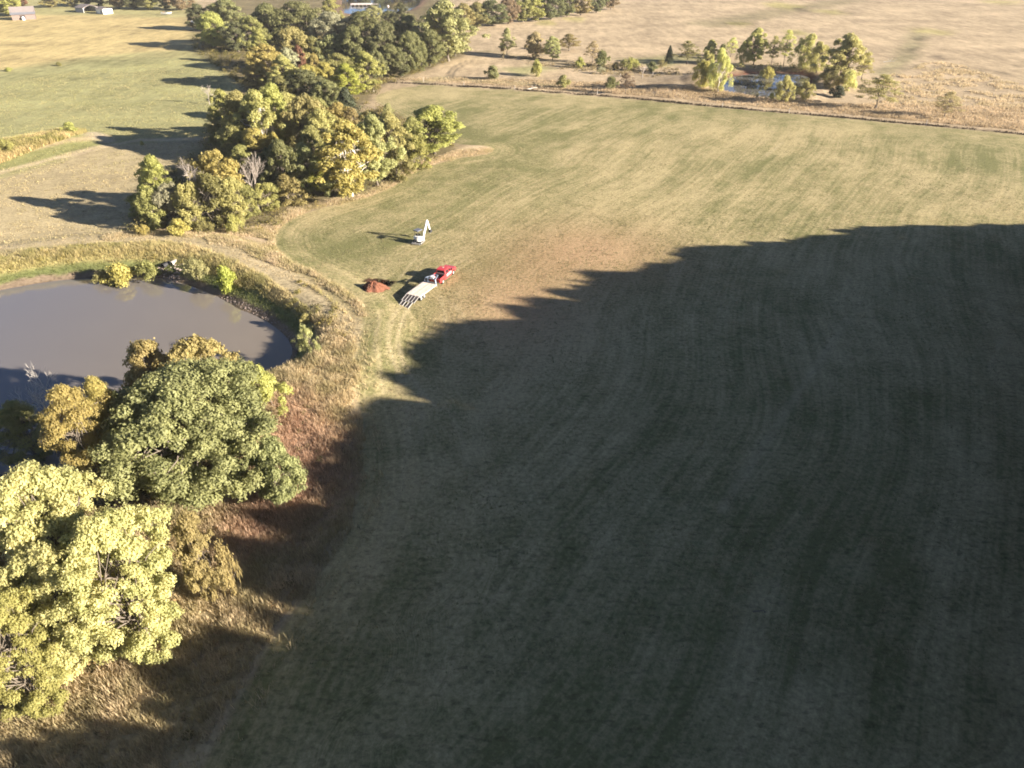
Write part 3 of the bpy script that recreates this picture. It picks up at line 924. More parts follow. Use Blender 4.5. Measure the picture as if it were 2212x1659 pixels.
# ------------------------------------------------------------------ trees: where each one stands (pixels of the 2212-wide photograph)
WOOD = "trees of the wood strip between the fields"
FARW = "trees along the far wood edge"
LEFTW = "trees behind the far left pasture"
SCAT = "scattered trees and shrubs in the dry pasture"
POND = "willows and trees round the far pond"
DAM = "bushes on the pond dam"
SHORE = "trees on the near pond shore"
for row in (
    # near end of the wood strip, beside the dam
    (335, 474, 332, 80, "tall_a", "yellowgreen", "yellow-green tree at the corner of the wood nearest the left pasture", WOOD),
    (470, 460, 320, 88, "oak_a", "yellow", "rounded yellow tree crown between the two bare trees", WOOD),
    (412, 490, 388, 72, "vine", "goldolive", "vine-draped trunk below the spreading bare branches", WOOD),
    (452, 487, 368, 80, "vine", "olive", "olive vine-covered tree between the bare trees above the dam", WOOD),
    (500, 482, 378, 64, "vine", "goldolive", "straw-coloured vine-covered tree left of the upright bare tree", WOOD),
    (365, 488, 392, 62, "vine", "silver", "pale vine-hung tree at the shadowed left end of the wood", WOOD),
    (325, 492, 402, 62, "vine", "olive", "low olive tree at the shadow edge of the left pasture", WOOD),
    (410, 484, 338, 100, "bare_a", "", "leafless tree with wide spreading branches above the vines", WOOD, "pale"),
    (545, 452, 327, 72, "bare_b", "", "upright leafless grey tree at the near edge of the wood", WOOD, "pale"),
    (385, 507, 470, 44, "shrub_a", "yellow", "yellow bush at the foot of the vine-covered trunk", WOOD),
    (500, 505, 462, 42, "shrub_b", "yellowgreen", "yellow-green bush at the wood's foot above the dam track", WOOD),
    (440, 503, 475, 36, "shrub_b", "olive", "low olive bush between two yellow ones at the wood's foot", WOOD),
    (310, 508, 484, 26, "shrub_b", "yellow", "small yellow bush at the bottom left corner of the wood", WOOD),
    (522, 470, 392, 58, "vine", "olive", "olive brushy tree directly left of the upright bare tree's foot", WOOD),
    (575, 452, 392, 56, "vine", "goldolive", "straw-green brushy tree directly right of the upright bare tree's foot", WOOD),
    (300, 470, 415, 50, "vine", "olive", "low olive tree jutting into the shaded pasture at the wood's corner", WOOD),
    (606, 428, 296, 76, "oak_b", "green", "blue-green oak right of the upright bare tree", WOOD),
    (655, 424, 306, 58, "tall_b", "oak", "green tree with grey-green top beside the lemon-yellow one", WOOD),
    (582, 405, 316, 54, "oak_a", "darkgreen", "dark shaded oak just behind the upright bare tree", WOOD),
    (618, 440, 374, 78, "vine", "bronze", "brownish bushy tree at the wood edge right of the upright bare tree", WOOD),
    (690, 420, 341, 56, "tall_a", "brightgreen", "small lemon-yellow tree, the brightest in the wood", WOOD),
    (735, 424, 350, 60, "vine", "oak", "green bushy tree between the lemon tree and the white trunk", WOOD),
    (748, 426, 256, 112, "tall_b", "yellow", "tall yellow sycamore with forked white trunk at the field edge", WOOD, "white"),
    (806, 402, 243, 78, "tall_a", "palegreen", "pale yellow-green tree behind the forked white trunk", WOOD),
    (836, 378, 238, 72, "tall_b", "goldolive", "golden olive tree right of the pale yellow-green one", WOOD),
    (840, 332, 221, 48, "feather", "palegreen", "wispy pale tree top against the mown field", WOOD),
    (852, 388, 300, 64, "vine", "olive", "dark olive bushy tree low on the field side of the wood", WOOD),
    (893, 364, 288, 66, "vine", "yellowgreen", "low green tree left of the easternmost tree", WOOD),
    (935, 333, 223, 108, "tall_b", "yellowgreen", "loose yellow-green tree at the tip of the wood in the field", WOOD, "dark"),
    (890, 347, 249, 54, "tall_a", "olive", "olive tree with brown top next to the wood's tip", WOOD),
    # middle of the strip
    (480, 302, 191, 54, "tall_b", "yellowgreen", "slim yellow-green tree on the left flank of the wood's middle", WOOD),
    (517, 332, 192, 84, "tall_a", "goldolive", "broad straw-gold tree on the left flank of the wood", WOOD),
    (563, 346, 189, 84, "tall_b", "goldolive", "straw-gold tree with white trunk showing in a gap", WOOD, "white"),
    (592, 332, 175, 82, "tall_a", "yellowgreen", "tallest pale tree in the middle of the wood", WOOD),
    (662, 346, 199, 92, "oak_b", "goldolive", "wide golden olive crown in the middle of the wood", WOOD),
    (476, 324, 249, 48, "oak_b", "green", "dark green tree low on the left flank over the pasture", WOOD),
    (552, 360, 274, 72, "oak_a", "yellow", "bright yellow dome in front of the straw-gold trees", WOOD),
    (594, 362, 283, 34, "tall_a", "yellow", "narrow yellow tree right of the bright yellow dome", WOOD),
    (668, 378, 268, 64, "tall_b", "olive", "dull olive tree above the blue-green oaks", WOOD),
    (692, 352, 231, 74, "oak_a", "goldolive", "golden tree left of the tall yellow sycamore", WOOD),
    (726, 330, 218, 76, "tall_b", "gold", "golden tree behind the tall yellow sycamore", WOOD),
    (762, 335, 230, 64, "feather", "bronze", "brown-tinged twiggy tree in the hollow behind the sycamore", WOOD),
    (800, 330, 235, 60, "oak_b", "olive", "olive tree filling the wood behind the pale yellow-green one", WOOD),
    (640, 395, 318, 60, "oak_a", "shade", "dark tree deep in the wood behind the blue-green oaks", WOOD),
    (520, 380, 310, 50, "oak_b", "olive", "olive tree edging the small gap of pasture", WOOD),
    (505, 352, 262, 66, "oak_a", "olive", "olive tree behind the bright yellow dome on the pasture side", WOOD),
    (545, 318, 205, 70, "oak_b", "goldolive", "straw-gold crown filling the left flank behind the slim tree", WOOD),
    (625, 300, 196, 74, "tall_b", "goldolive", "pale straw tree between the tallest pale tree and the wide crown", WOOD),
    (575, 262, 186, 66, "oak_a", "olive", "olive tree above the shaded left flank of the wood", WOOD),
    (605, 228, 160, 64, "oak_b", "olive", "olive tree below the bronze tree on the shaded side", WOOD),
    # neck of the strip beside the far fence
    (572, 188, 91, 76, "oak_a", "gold", "golden round-topped tree above the shaded pasture", WOOD),
    (553, 193, 132, 58, "oak_b", "bronze", "bronze tree at the shaded foot of the golden round-topped one", WOOD),
    (620, 178, 101, 44, "oak_a", "silver", "grey-green tree behind the golden round-topped one", WOOD),
    (646, 165, 95, 30, "oak_b", "rust", "small rust-red tree in the heart of the wood", WOOD),
    (630, 155, 53, 88, "oak_b", "goldolive", "broad straw-coloured tree above the rust-red one", WOOD),
    (560, 138, 61, 42, "tall_a", "yellowgreen", "light green tree beside the black gap of shade", WOOD),
    (656, 228, 148, 80, "oak_a", "darkgreen", "dark green oak backed by a yellow crown", WOOD),
    (664, 205, 137, 54, "oak_b", "yellow", "yellow crown peeping over the dark green oak", WOOD),
    (700, 198, 132, 42, "oak_a", "yellow", "small yellow-olive tree right of the yellow crown", WOOD),
    (747, 212, 134, 62, "tall_a", "brightgreen", "vivid yellow-green tree at the narrow neck of the wood", WOOD),
    (785, 200, 109, 62, "tall_b", "yellowgreen", "pale green tree at the corner beside the bare tongue of soil", WOOD),
    (706, 240, 169, 64, "oak_b", "oak", "grey-green oak below the vivid yellow-green tree", WOOD),
    (746, 254, 186, 52, "cedar", "cedar", "dark cedar at the field edge below the neck of the wood", WOOD, "dark"),
    (728, 185, 113, 60, "oak_a", "olive", "olive oak behind the vivid yellow-green tree", WOOD),
    (680, 186, 112, 38, "oak_b", "gold", "little golden tree between two green ones", WOOD),
    (608, 200, 117, 50, "tall_b", "goldolive", "pale gold tree right of the golden round-topped one", WOOD),
    (592, 198, 149, 28, "shrub_b", "palegreen", "pale bush at the shaded pasture side under the gold trees", WOOD),
    (680, 290, 205, 60, "oak_b", "olive", "olive crown between the neck and the middle of the wood", WOOD),
    (620, 270, 200, 60, "oak_a", "olive", "dusky olive tree behind the tallest pale tree", WOOD),
    # the dark oak block
    (722, 155, 71, 64, "oak_a", "oak", "green oak at the left end of the dark oak block", WOOD),
    (765, 156, 51, 76, "oak_b", "green", "tall dark oak in the front of the dark oak block", WOOD),
    (785, 112, 21, 82, "oak_a", "green", "dark oak standing before the far pond with the dock", WOOD),
    (830, 156, 42, 74, "oak_b", "darkgreen", "deep green oak in the middle of the dark oak block", WOOD),
    (840, 164, 92, 52, "oak_a", "green", "low leafy oak at the foot of the dark oak block", WOOD),
    (885, 156, 63, 58, "oak_b", "green", "dark oak second from the field corner", WOOD),
    (926, 142, 60, 56, "oak_a", "green", "rightmost dark oak over the dry pasture corner", WOOD),
    (880, 124, 27, 58, "oak_a", "oak", "green oak left of the tall pale cottonwood", WOOD),
    (812, 174, 105, 36, "oak_b", "oak", "narrow green oak at the corner by the field fence", WOOD),
    (678, 155, 76, 58, "oak_b", "olive", "olive oak left of the dark oak block", WOOD),
    (865, 166, 108, 40, "oak_b", "darkgreen", "small dark oak at the block's field-side foot", WOOD),
    (905, 152, 100, 36, "vine", "green", "green brushy tree filling the block's front", WOOD),
    (965, 132, -4, 100, "tall_b", "palegreen", "tallest pale yellow-green cottonwood at the wood's far corner", WOOD),
    (938, 115, 38, 44, "oak_b", "yellow", "yellow tree tucked under the tall pale cottonwood", WOOD),
    (982, 122, 60, 44, "tall_a", "olive", "olive tree at the foot of the tall pale cottonwood", WOOD),
    # far end
    (455, 104, 22, 68, "oak_a", "yellowgreen", "round yellow-green tree at the far edge of the shaded pasture", WOOD),
    (576, 100, 3, 90, "oak_b", "green", "large green oak at the far top of the wood strip", WOOD),
    (640, 100, 0, 96, "oak_a", "green", "broad green oak right of the other large one at the top", WOOD),
    (540, 110, 31, 54, "oak_b", "olive", "shaded olive tree beside the black gap at the far pasture", WOOD),
    (712, 110, 23, 76, "oak_a", "silver", "silvery grey-green tree before the pond with the dock", WOOD),
    (715, 54, -8, 46, "oak_b", "yellowgreen", "olive-yellow tree left of the pond with the dock", WOOD),
    (488, 66, -6, 80, "oak_b", "oak", "grey-green tree behind the round yellow-green one", WOOD),
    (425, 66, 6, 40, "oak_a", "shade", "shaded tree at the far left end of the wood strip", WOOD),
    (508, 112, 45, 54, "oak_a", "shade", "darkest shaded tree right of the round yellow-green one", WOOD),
    (806, 48, 11, 32, "oak_a", "palegreen", "small pale tree on the bank before the dock", WOOD),
    (840, 64, 21, 38, "oak_b", "darkgreen", "dusky tree on the pond bank right of the small pale one", WOOD),
    (866, 74, 4, 36, "tall_a", "shade", "dark narrow tree beside the water left of the pale cottonwood", WOOD),
):
    tree(*row[:8], bark=row[8] if len(row) > 8 else "grey")

for i, (bx, by, w, pk, m, lab) in enumerate((
    (1000, 63, 44, "oak_a", "bronze", "bronze tree right behind the tall pale cottonwood"),
    (1030, 60, 46, "oak_b", "olive", "olive tree left of the round dark oak at the pasture corner"),
    (1063, 56, 58, "oak_a", "darkgreen", "round dark oak where the far wood edge meets the pasture corner"),
    (1098, 52, 46, "oak_b", "brown", "brown tree right of the round dark oak"),
    (1130, 48, 40, "oak_a", "olive", "olive tree on the far wood edge right of the brown one"),
    (1158, 46, 44, "oak_b", "yellowgreen", "yellow-green tree on the far wood edge"),
    (1192, 42, 48, "oak_a", "darkgreen", "dark oak in the middle of the far wood edge"),
    (1226, 36, 42, "oak_b", "green", "green tree right of the middle oak on the far wood edge"),
    (1256, 33, 40, "oak_a", "bronze", "bronze tree third from the right end of the far wood edge"),
    (1290, 28, 42, "oak_b", "darkgreen", "dark tree second from the right end of the far wood edge"),
    (1322, 21, 36, "oak_a", "brown", "brown tree ending the far wood edge"))):
    tree(bx, by, by - 58, w, pk, m, lab, FARW)
for bx, by, h, w, pk, m, lab in (
    (150, 14, 34, 36, "oak_b", "bronze", "bronze tree left of the open shed at the back of the pasture"),
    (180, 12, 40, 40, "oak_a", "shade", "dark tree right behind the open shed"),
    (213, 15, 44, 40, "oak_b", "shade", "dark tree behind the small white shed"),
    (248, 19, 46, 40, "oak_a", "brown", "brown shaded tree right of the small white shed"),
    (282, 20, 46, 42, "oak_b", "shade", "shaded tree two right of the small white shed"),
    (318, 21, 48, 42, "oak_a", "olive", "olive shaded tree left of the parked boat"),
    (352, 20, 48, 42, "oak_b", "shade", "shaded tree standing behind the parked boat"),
    (388, 22, 48, 44, "oak_a", "brown", "brown shaded tree just right of the parked boat"),
    (16, 34, 50, 56, "oak_a", "yellowgreen", "yellow-green tree behind the grey barn"),
    (44, 14, 26, 26, "oak_b", "rust", "reddish tree peeping over the barn roof"),
    (106, 16, 30, 36, "oak_b", "bronze", "bronze tree alone between barn and open shed")):
    tree(bx, by, by - h, w, pk, m, lab, LEFTW)

for row in (
    (1095, 118, 59, 32, "feather", "palegreen", "tall thin pale green tree near the wood corner", SCAT),
    (1086, 117, 84, 15, "shrub_b", "tan", "narrow orange-tan sapling at the foot of the thin pale tree", SCAT),
    (1157, 125, 66, 44, "oak_b", "tan", "twiggy tan-olive tree left of the twin-stemmed green one", SCAT),
    (1195, 130, 77, 36, "tall_b", "palegreen", "twin-stemmed light green tree on the ditch bank", SCAT),
    (1230, 110, 72, 42, "feather", "bronze", "layered olive-brown tree on the pasture's edge", SCAT),
    (1281, 136, 86, 42, "open", "tan", "see-through tan-gold tree left of the dark green one", SCAT),
    (1301, 144, 107, 32, "shrub_a", "green", "dark green bushy tree on the ditch bank", SCAT),
    (1254, 146, 121, 21, "shrub_a", "yellowgreen", "yellow bush on the ditch bank", SCAT),
    (1064, 171, 139, 33, "shrub_a", "oak", "grey-green round bush nearest the wheel ruts", SCAT),
    (1159, 165, 126, 31, "shrub_b", "yellowgreen", "upright yellow-green bush in the green patch", SCAT),
    (1215, 191, 160, 30, "shrub_a", "olive", "olive bush beside the fallen pale branch", SCAT),
    (1321, 193, 164, 30, "shrub_a", "green", "round green bush close to the field edge", SCAT),
    (1364, 152, 122, 39, "shrub_b", "yellowgreen", "wide yellow-olive bush in the thicket left of the far pond", SCAT),
    (1409, 154, 130, 26, "shrub_a", "darkgreen", "dark bush in the thicket left of the far pond", SCAT),
    (1447, 138, 97, 18, "cedar", "cedar", "pointed dark cedar left of the far pond", SCAT, "dark"),
    (1354, 203, 155, 36, "open", "brown", "thin brown see-through tree by the field edge", SCAT),
    (1297, 159, 142, 18, "shrub_b", "silver", "small grey-blue bush under the dark green tree", SCAT),
    (1390, 168, 140, 30, "bare_b", "", "grey leafless thicket tree left of the mound", SCAT, "pale"),
    (1330, 150, 132, 26, "shrub_b", "bronze", "bronze bush between the dark green tree and the yellow-olive one", SCAT),
    (1430, 150, 128, 22, "open", "bronze", "small bronze tree beside the pointed cedar", SCAT),
    (1488, 139, 86, 52, "open", "olive", "flat-topped dark tree with layered branches left of the far pond", SCAT, "dark"),
    (1870, 173, 112, 48, "open", "goldolive", "tan spreading tree just right of the far pond", SCAT),
    (1902, 234, 158, 90, "open", "goldolive", "large feathery olive-tan tree near the right field edge", SCAT),
    (2050, 253, 195, 64, "open", "tan", "sparse tan tree furthest right by the field edge", SCAT),
    (148, 288, 263, 32, "shrub_a", "yellowgreen", "bright bush on the weedy hump of the left pasture", SCAT),
    (6, 330, 297, 34, "shrub_b", "yellowgreen", "yellow-green bush at the left frame edge on the hump", SCAT),
    (306, 314, 302, 10, "shrub_b", "olive", "tiny olive bush on the mown strip of the left pasture", SCAT),
    (126, 142, 133, 14, "shrub_a", "olive", "small bush on the boundary of the golden field", SCAT),
    (18, 154, 145, 16, "shrub_a", "yellowgreen", "small green bush at the left end of the golden field's boundary", SCAT),
    (447, 226, 181, 38, "bare_a", "", "small pale bare tree standing in the shaded pasture", SCAT, "pale"),
    (1536, 136, 84, 32, "tall_a", "willow", "slim yellow-green tree behind the golden willow bush", POND),
    (1561, 127, 92, 20, "shrub_a", "green", "small dark green tree at the back of the far pond", POND),
    (1582, 123, 79, 36, "open", "willow", "yellow-green tree on a thin trunk behind the far pond", POND),
    (1517, 191, 132, 56, "willow", "gold", "golden willow bush at the far pond's left end", POND),
    (1560, 199, 102, 54, "willow", "willow", "whitish willow leaning over the far pond's left end", POND, "white"),
    (1530, 160, 108, 36, "willow", "willow", "pale willow between the golden bush and the whitish one", POND),
    (1636, 141, 58, 42, "tall_b", "willow", "tall bright yellow-green poplar at the far pond's back bank", POND, "dark"),
    (1609, 140, 83, 34, "willow", "willow", "thin willow left of the bright poplar", POND, "dark"),
    (1664, 160, 123, 30, "shrub_b", "gold", "small golden bush hanging over the far pond's back bank", POND),
    (1672, 148, 80, 34, "open", "goldolive", "see-through brownish tree behind the far pond", POND, "dark"),
    (1700, 150, 70, 42, "open", "willow", "leaning dark-stemmed tree behind the far pond", POND, "dark"),
    (1742, 151, 72, 62, "willow", "willow", "bright willow at the middle of the far pond's back bank", POND, "dark"),
    (1773, 156, 86, 50, "willow", "willow", "yellow-green willow right of the bright one", POND, "dark"),
    (1826, 186, 72, 72, "tall_b", "willow", "largest pale willow at the far pond's right end", POND, "dark"),
    (1796, 191, 140, 62, "willow", "olive", "olive willow low at the far pond's right end", POND),
    (1838, 196, 148, 40, "shrub_b", "willow", "bright green bush under the largest pale willow", POND),
    (1700, 221, 162, 42, "willow", "willow", "yellow willow on the near bank of the far pond", POND),
    (1746, 216, 176, 42, "willow", "willow", "second yellow willow on the near bank, nearer the dark bush", POND),
    (1668, 216, 198, 14, "shrub_b", "goldolive", "low bush at the near waterline of the far pond", POND),
    (1814, 210, 183, 33, "shrub_a", "cedar", "dark green round bush right of the far pond", POND),
    (247, 588, 534, 66, "shrub_a", "yellow", "large yellow-olive bush on the dam left of the culvert", DAM),
    (309, 581, 537, 58, "shrub_b", "olive", "olive bush next to the culvert on the dam", DAM),
    (418, 600, 549, 50, "shrub_b", "palegreen", "pale bush just right of the culvert", DAM),
    (486, 625, 570, 42, "shrub_a", "brightgreen", "bright yellow bush alone on the dam slope", DAM),
    (665, 772, 702, 56, "vase", "palegreen", "small vase-shaped tree on the bank at the pond's right end", DAM),
    (657, 699, 676, 25, "shrub_a", "goldolive", "small ball-shaped bush above the vase-shaped tree", DAM),
    (210, 585, 548, 44, "shrub_b", "olive", "dark olive bush at the left end of the dam bushes", DAM),
    # near shore
    (396, 1056, 792, 412, "great_oak", "oak", "huge green oak on the near pond shore", SHORE),
    (428, 893, 722, 135, "oak_b", "orange", "orange-brown oak crown rising highest behind the huge green oak", SHORE),
    (332, 912, 746, 110, "oak_a", "orange", "lower orange-brown oak crown left of the higher one", SHORE),
    (180, 1105, 825, 175, "locust", "gold", "golden feathery tree left of the huge green oak", SHORE),
    (232, 1050, 806, 120, "locust", "gold", "yellow feathery tree top against the pond", SHORE),
    (50, 1015, 872, 160, "locust", "olive", "shaded olive tree at the left frame edge by the water", SHORE),
    (100, 930, 790, 120, "bare_a", "", "pale leafless tree standing out against the blue water", SHORE, "white"),
    (105, 985, 895, 70, "bare_b", "", "short bare snag among the golden trees", SHORE, "white"),
    (545, 905, 778, 95, "vine", "yellowgreen", "round yellow-green tree at the shore right of the oak", SHORE),
    (515, 930, 788, 90, "bare_b", "", "grey leafless twiggy tree at the oak's upper right", SHORE, "pale"),
    (572, 925, 872, 60, "open", "brown", "pinkish brown twiggy bush beside the red grass", SHORE),
    (585, 1085, 945, 105, "oak_a", "oak", "smaller green oak at the right foot of the huge one", SHORE),
    (95, 1320, 985, 250, "plane_a", "pale", "pale yellow sycamore at the left frame edge", SHORE, "grey"),
    (252, 1385, 1108, 236, "plane_b", "pale", "pale yellow sycamore in front, the nearest tree", SHORE, "grey"),
    (20, 1515, 1290, 180, "plane_b", "yellowgreen", "low green tree in the bottom left corner", SHORE),
    (110, 1425, 1175, 210, "plane_a", "pale", "lower pale yellow crown between the two sycamores", SHORE, "grey"),
    (420, 1296, 1100, 88, "oak_b", "bronze", "olive-brown bushy tree right of the nearest sycamore", SHORE),
    (480, 1290, 1165, 50, "shrub_b", "bronze", "small brown bush in the red grass beside the olive-brown tree", SHORE),
    (-20, 1250, 1030, 120, "oak_b", "orange", "orange-leaved tree cut by the left frame edge", SHORE),
    (236, 1085, 955, 60, "bare_b", "", "dead tree in the dark gap left of the oak", SHORE, "pale"),
):
    tree(*row[:8], bark=row[8] if len(row) > 8 else "grey")

# trees outside the picture whose long shadows cover the near field
def hides(bx, by, h, r):
    """True when no point of such a tree falls inside the picture"""
    for z in np.linspace(0, h * 1.03, 9):
        for dx, dy in ((-r, 0), (0, r), (0, -r), (r, 0), (-.7 * r, .7 * r), (-.7 * r, -.7 * r)):
            D = CAM_H - z
            if (by + dy) * CT + D * ST <= .5:
                continue
            px, py = proj(bx + dx, by + dy, z)
            if -30 < px < 2212 + 25 and -30 < py < 1659 + 25:
                return False
    return True

SH = "tall trees beyond the frame that shade the field"
rng = np.random.default_rng(77)
EDGE = GP([(2500, 490), (2000, 491), (1835, 495), (1790, 512), (1640, 531), (1475, 541), (1425, 583), (1285, 602), (1205, 645), (1145, 662), (1085, 702), (965, 722), (925, 758), (885, 800),
           (850, 845), (785, 884), (772, 945), (700, 1050)])
EDGE2 = GP([(900, 1085), (800, 1072), (735, 1078), (690, 1090), (590, 1105), (500, 1150), (490, 1235), (570, 1290), (510, 1345), (410, 1395), (350, 1430), (270, 1460)])
EDGE3 = GP([(560, 1470), (535, 1515), (360, 1552), (200, 1568), (60, 1585), (-120, 1650), (-400, 1720)])
def along(line, step):
    out = []
    for (p0, p1) in zip(line[:-1], line[1:]):
        n_ = max(int(np.hypot(*(p1 - p0)) / step), 1)
        out += [p0 + (p1 - p0) * (k_ + .5) / n_ for k_ in range(n_)]
    return out
def shade_tree(T, i, slim, extra=0.0):
    for h in np.arange(15, 42, .5):
        r = h * (.17 if slim else .28)
        Lh = h / math.tan(SUN_EL) * .93
        bx, by = T[0] + SDIR.x * (Lh - r * .1), T[1] + SDIR.y * (Lh - r * .1)
        if hides(bx, by, h, r * 1.3):
            break
    if extra:
        h2 = h * 1.0
        bx, by = bx + SDIR.x * extra, by + SDIR.y * extra
    put_tree(("oak_a", "tall_b", "oak_b")[i % 3], ("green", "olive", "goldolive")[i % 3], (bx, by), h, r, "tall tree beyond the right frame edge whose shadow falls on the field", SH)
for i, T in enumerate(along(EDGE, 2.7)):
    shade_tree(T + np.array(SDIR[:2]) * (0 if i % 4 == 0 else rng.uniform(.5, 3.2)), i, False)
    if i % 3:
        continue
    shade_tree(T, i + 1, False, 9.0 + 7 * rng.uniform())
    if i % 4 == 0:
        shade_tree(T + np.array(SDIR[:2]) * 26, i, False, 3.0)
for i, T in enumerate(along(EDGE2, 2.3)):
    shade_tree(T + rng.normal(0, .5, 2), i, True)
for i, T in enumerate(along(EDGE3, 2.4)):
    shade_tree(T + rng.normal(0, .4, 2), i, True)
# inner rows that close the wood
for i, (tx, ty) in enumerate([(1500, 640), (1300, 760), (1100, 820), (1000, 900), (950, 1000), (900, 1100), (800, 1200), (750, 1300), (700, 1400), (700, 1500), (1900, 560), (2150, 560), (1700, 620), (1900, 700), (2150, 700), (1200, 950), (1100, 1100), (1000, 1250), (950, 1400), (900, 1550), (1500, 1150), (1400, 1350), (1350, 1500), (1700, 1000), (1900, 900), (2100, 850), (2150, 950), (1650, 1250), (1500, 1600), (1800, 1200), (1900, 1400), (1750, 1600)]):
    shade_tree(G(tx, ty), i, False)
for i, (tx, ty) in enumerate([(760, 1240), (700, 1450), (690, 1480), (740, 1590), (640, 1420), (650, 1560), (2000, 622), (2040, 740), (2130, 980), (2150, 1050), (2040, 1205), (1960, 622), (2070, 622), (2000, 740), (2080, 1050), (1130, 868), (1150, 880), (1060, 968), (1100, 985), (1880, 920), (1040, 960)]):
    shade_tree(G(tx, ty), 2, False)
for i, ty in enumerate(range(600, 1700, 55)):
    shade_tree(G(2120 - (i % 2) * 60, ty), 2, False, (i % 3) * 3.0)

# the far bank of the pond with the dock: seen in its reflection
for i, x_ in enumerate((690, 730, 768, 805, 842, 880, 915, 950)):
    tree(x_, -24 - (i % 3) * 2, -75, 52, ("oak_a", "oak_b")[i % 2], ("darkgreen", "bronze", "olive")[i % 3], "tree on the far bank of the pond with the dock, beyond the frame", "trees on the far bank of the dock pond")
# ------------------------------------------------------------------ rough grass, weeds and undergrowth
GRASS = attr_mat("grass_blades", "col", .85, .42)

def base_at(x, y):
    i = np.clip(np.searchsorted(gx, x), 0, nx - 1)
    j = np.clip(np.searchsorted(gy, y), 0, ny - 1)
    return base[j * nx + i]

def blades(name, label, x, y, h, spread, width, k, col, seed, lean=.6):
    """k pointed blades per tuft; one joined mass of grass"""
    rng = np.random.default_rng(seed)
    z = terrain(x, y)
    n = len(x)
    X_, Y_, Z_, H_ = (np.repeat(a, k) for a in (x, y, z, h))
    C_ = np.repeat(col, k, 0) * rng.uniform(.85, 1.5, (n * k, 1))
    a = rng.uniform(0, 2 * np.pi, n * k)
    sp = spread * rng.uniform(0, 1, n * k) ** .6
    bx, by = X_ + np.cos(a) * sp, Y_ + np.sin(a) * sp
    hh = H_ * rng.uniform(.6, 1.15, n * k)
    b2 = a + rng.normal(0, .7, n * k)
    ln = hh * lean * rng.uniform(.2, 1, n * k)
    w = width * rng.uniform(.6, 1.4, n * k)
    px, py = -np.sin(b2) * w / 2, np.cos(b2) * w / 2
    v = np.stack([np.stack([bx - px, by - py, Z_ - .04], 1), np.stack([bx + px, by + py, Z_ - .04], 1),
                  np.stack([bx + np.cos(b2) * ln, by + np.sin(b2) * ln, Z_ + hh], 1)], 1).reshape(-1, 3)
    f = np.arange(len(v)).reshape(-1, 3)
    m = np_mesh(name, v, f, GRASS, False, {"col": np.repeat(np.clip(C_, 0, .95), 3, 0)})
    return tag(new_obj(name, m), label, None, None, "stuff")

def in_box(rng, n, poly, pad=0):
    lo, hi = poly.min(0) - pad, poly.max(0) + pad
    lo, hi = np.maximum(lo, (-190, 20)), np.minimum(hi, (190, 420))
    p = rng.uniform(lo, hi, (int(n * (hi - lo).prod()), 2))
    return p[:, 0], p[:, 1]

def seen(x, y, pad=60):
    px, py = proj(x, y, 0)
    return (px > -pad) & (px < 2212 + pad) & (py > -pad) & (py < 1659 + pad * 2)

def colmix(rng, x, y, c1, c2, scale=4, seed=0, keep=.35):
    t = np.clip(fbm(x, y, scale, seed) * 1.9 - .45 + rng.normal(0, .15, len(x)), 0, 1)[:, None]
    return base_at(x, y) * keep + (np.asarray(c1) * (1 - t) + np.asarray(c2) * t) * (1 - keep)

rng = np.random.default_rng(5)
# dam slope round the pond
x, y = in_box(rng, 9, POND1, 22)
d = sdist(x, y, POND1)
s_field = sdist(x, y, FIELD)
s_rough = sdist(x, y, ROUGH)
track = ldist(x, y, TRACK_DAM)
k = (d > 2.6 + 1.5 * fbm(x, y, 3, 4)) & (d < 9.2 + 2.5 * (fbm(x, y, 4, 6) - .5)) & (s_rough > -1) & seen(x, y) & (track > 1.8)
h = (.25 + .95 * fbm(x, y, 2.6, 9)) * np.interp(d, [2.6, 5, 9], [.35, 1, .8])
blades("tall_grass", "tall straw and green weeds on the dam slope round the pond", x[k], y[k], h[k], .32, .085, 7, colmix(rng, x[k], y[k], (.27, .26, .085), (.58, .47, .25), 3.5, 12), 1)
# green sward at the waterline
k = (d > 1.2) & (d < 3.4) & seen(x, y)
blades("shore_grass", "short green grass along the pond's waterline", x[k], y[k], np.full(k.sum(), .2), .3, .08, 4, colmix(rng, x[k], y[k], (.10, .13, .04), (.22, .22, .08), 3, 14), 2)
# stubble on the dam's crest and track
k = (d > 8) & (d < 17) & (s_rough > -1) & (s_field > .3) & seen(x, y) & (rng.uniform(0, 1, len(x)) < .25 + .7 * fbm(x, y, 2.5, 17))
blades("stubble", "mown dry stubble on the crest of the dam", x[k], y[k], .1 + .2 * fbm(x[k], y[k], 2, 18), .3, .07, 4, colmix(rng, x[k], y[k], (.24, .22, .10), (.48, .38, .23), 5, 15), 3)
# the uncut strip between dam and field, and the wood's grassy hem
HEM = [GP(p) for p in ([(470, 522), (545, 545), (620, 575), (690, 604), (745, 640), (790, 682)], [(250, 520), (330, 512), (430, 510), (540, 506), (590, 488)],
                       [(590, 488), (640, 456), (700, 440), (770, 429), (840, 402), (885, 362), (930, 350), (985, 336), (1055, 327)], [(560, 500), (600, 520), (600, 560)])]
allx, ally, allh, allc = [], [], [], []
for i, hl in enumerate(HEM):
    x, y = in_box(rng, 11, hl, 6)
    dd = ldist(x, y, hl)
    k = (dd < .7 + 3.4 * fbm(x, y, 5, 31 + i)) & (sdist(x, y, FIELD) > -.4) & (sdist(x, y, POND1) > 10.5)
    x, y, dd = x[k], y[k], dd[k]
    allx.append(x), ally.append(y)
    allh.append((.25 + .7 * fbm(x, y, 2, 33)) * np.interp(dd, [0, 3.5], [1, .5]))
    allc.append(colmix(rng, x, y, (.36, .31, .15), (.60, .48, .33), 3, 35 + i, .2))
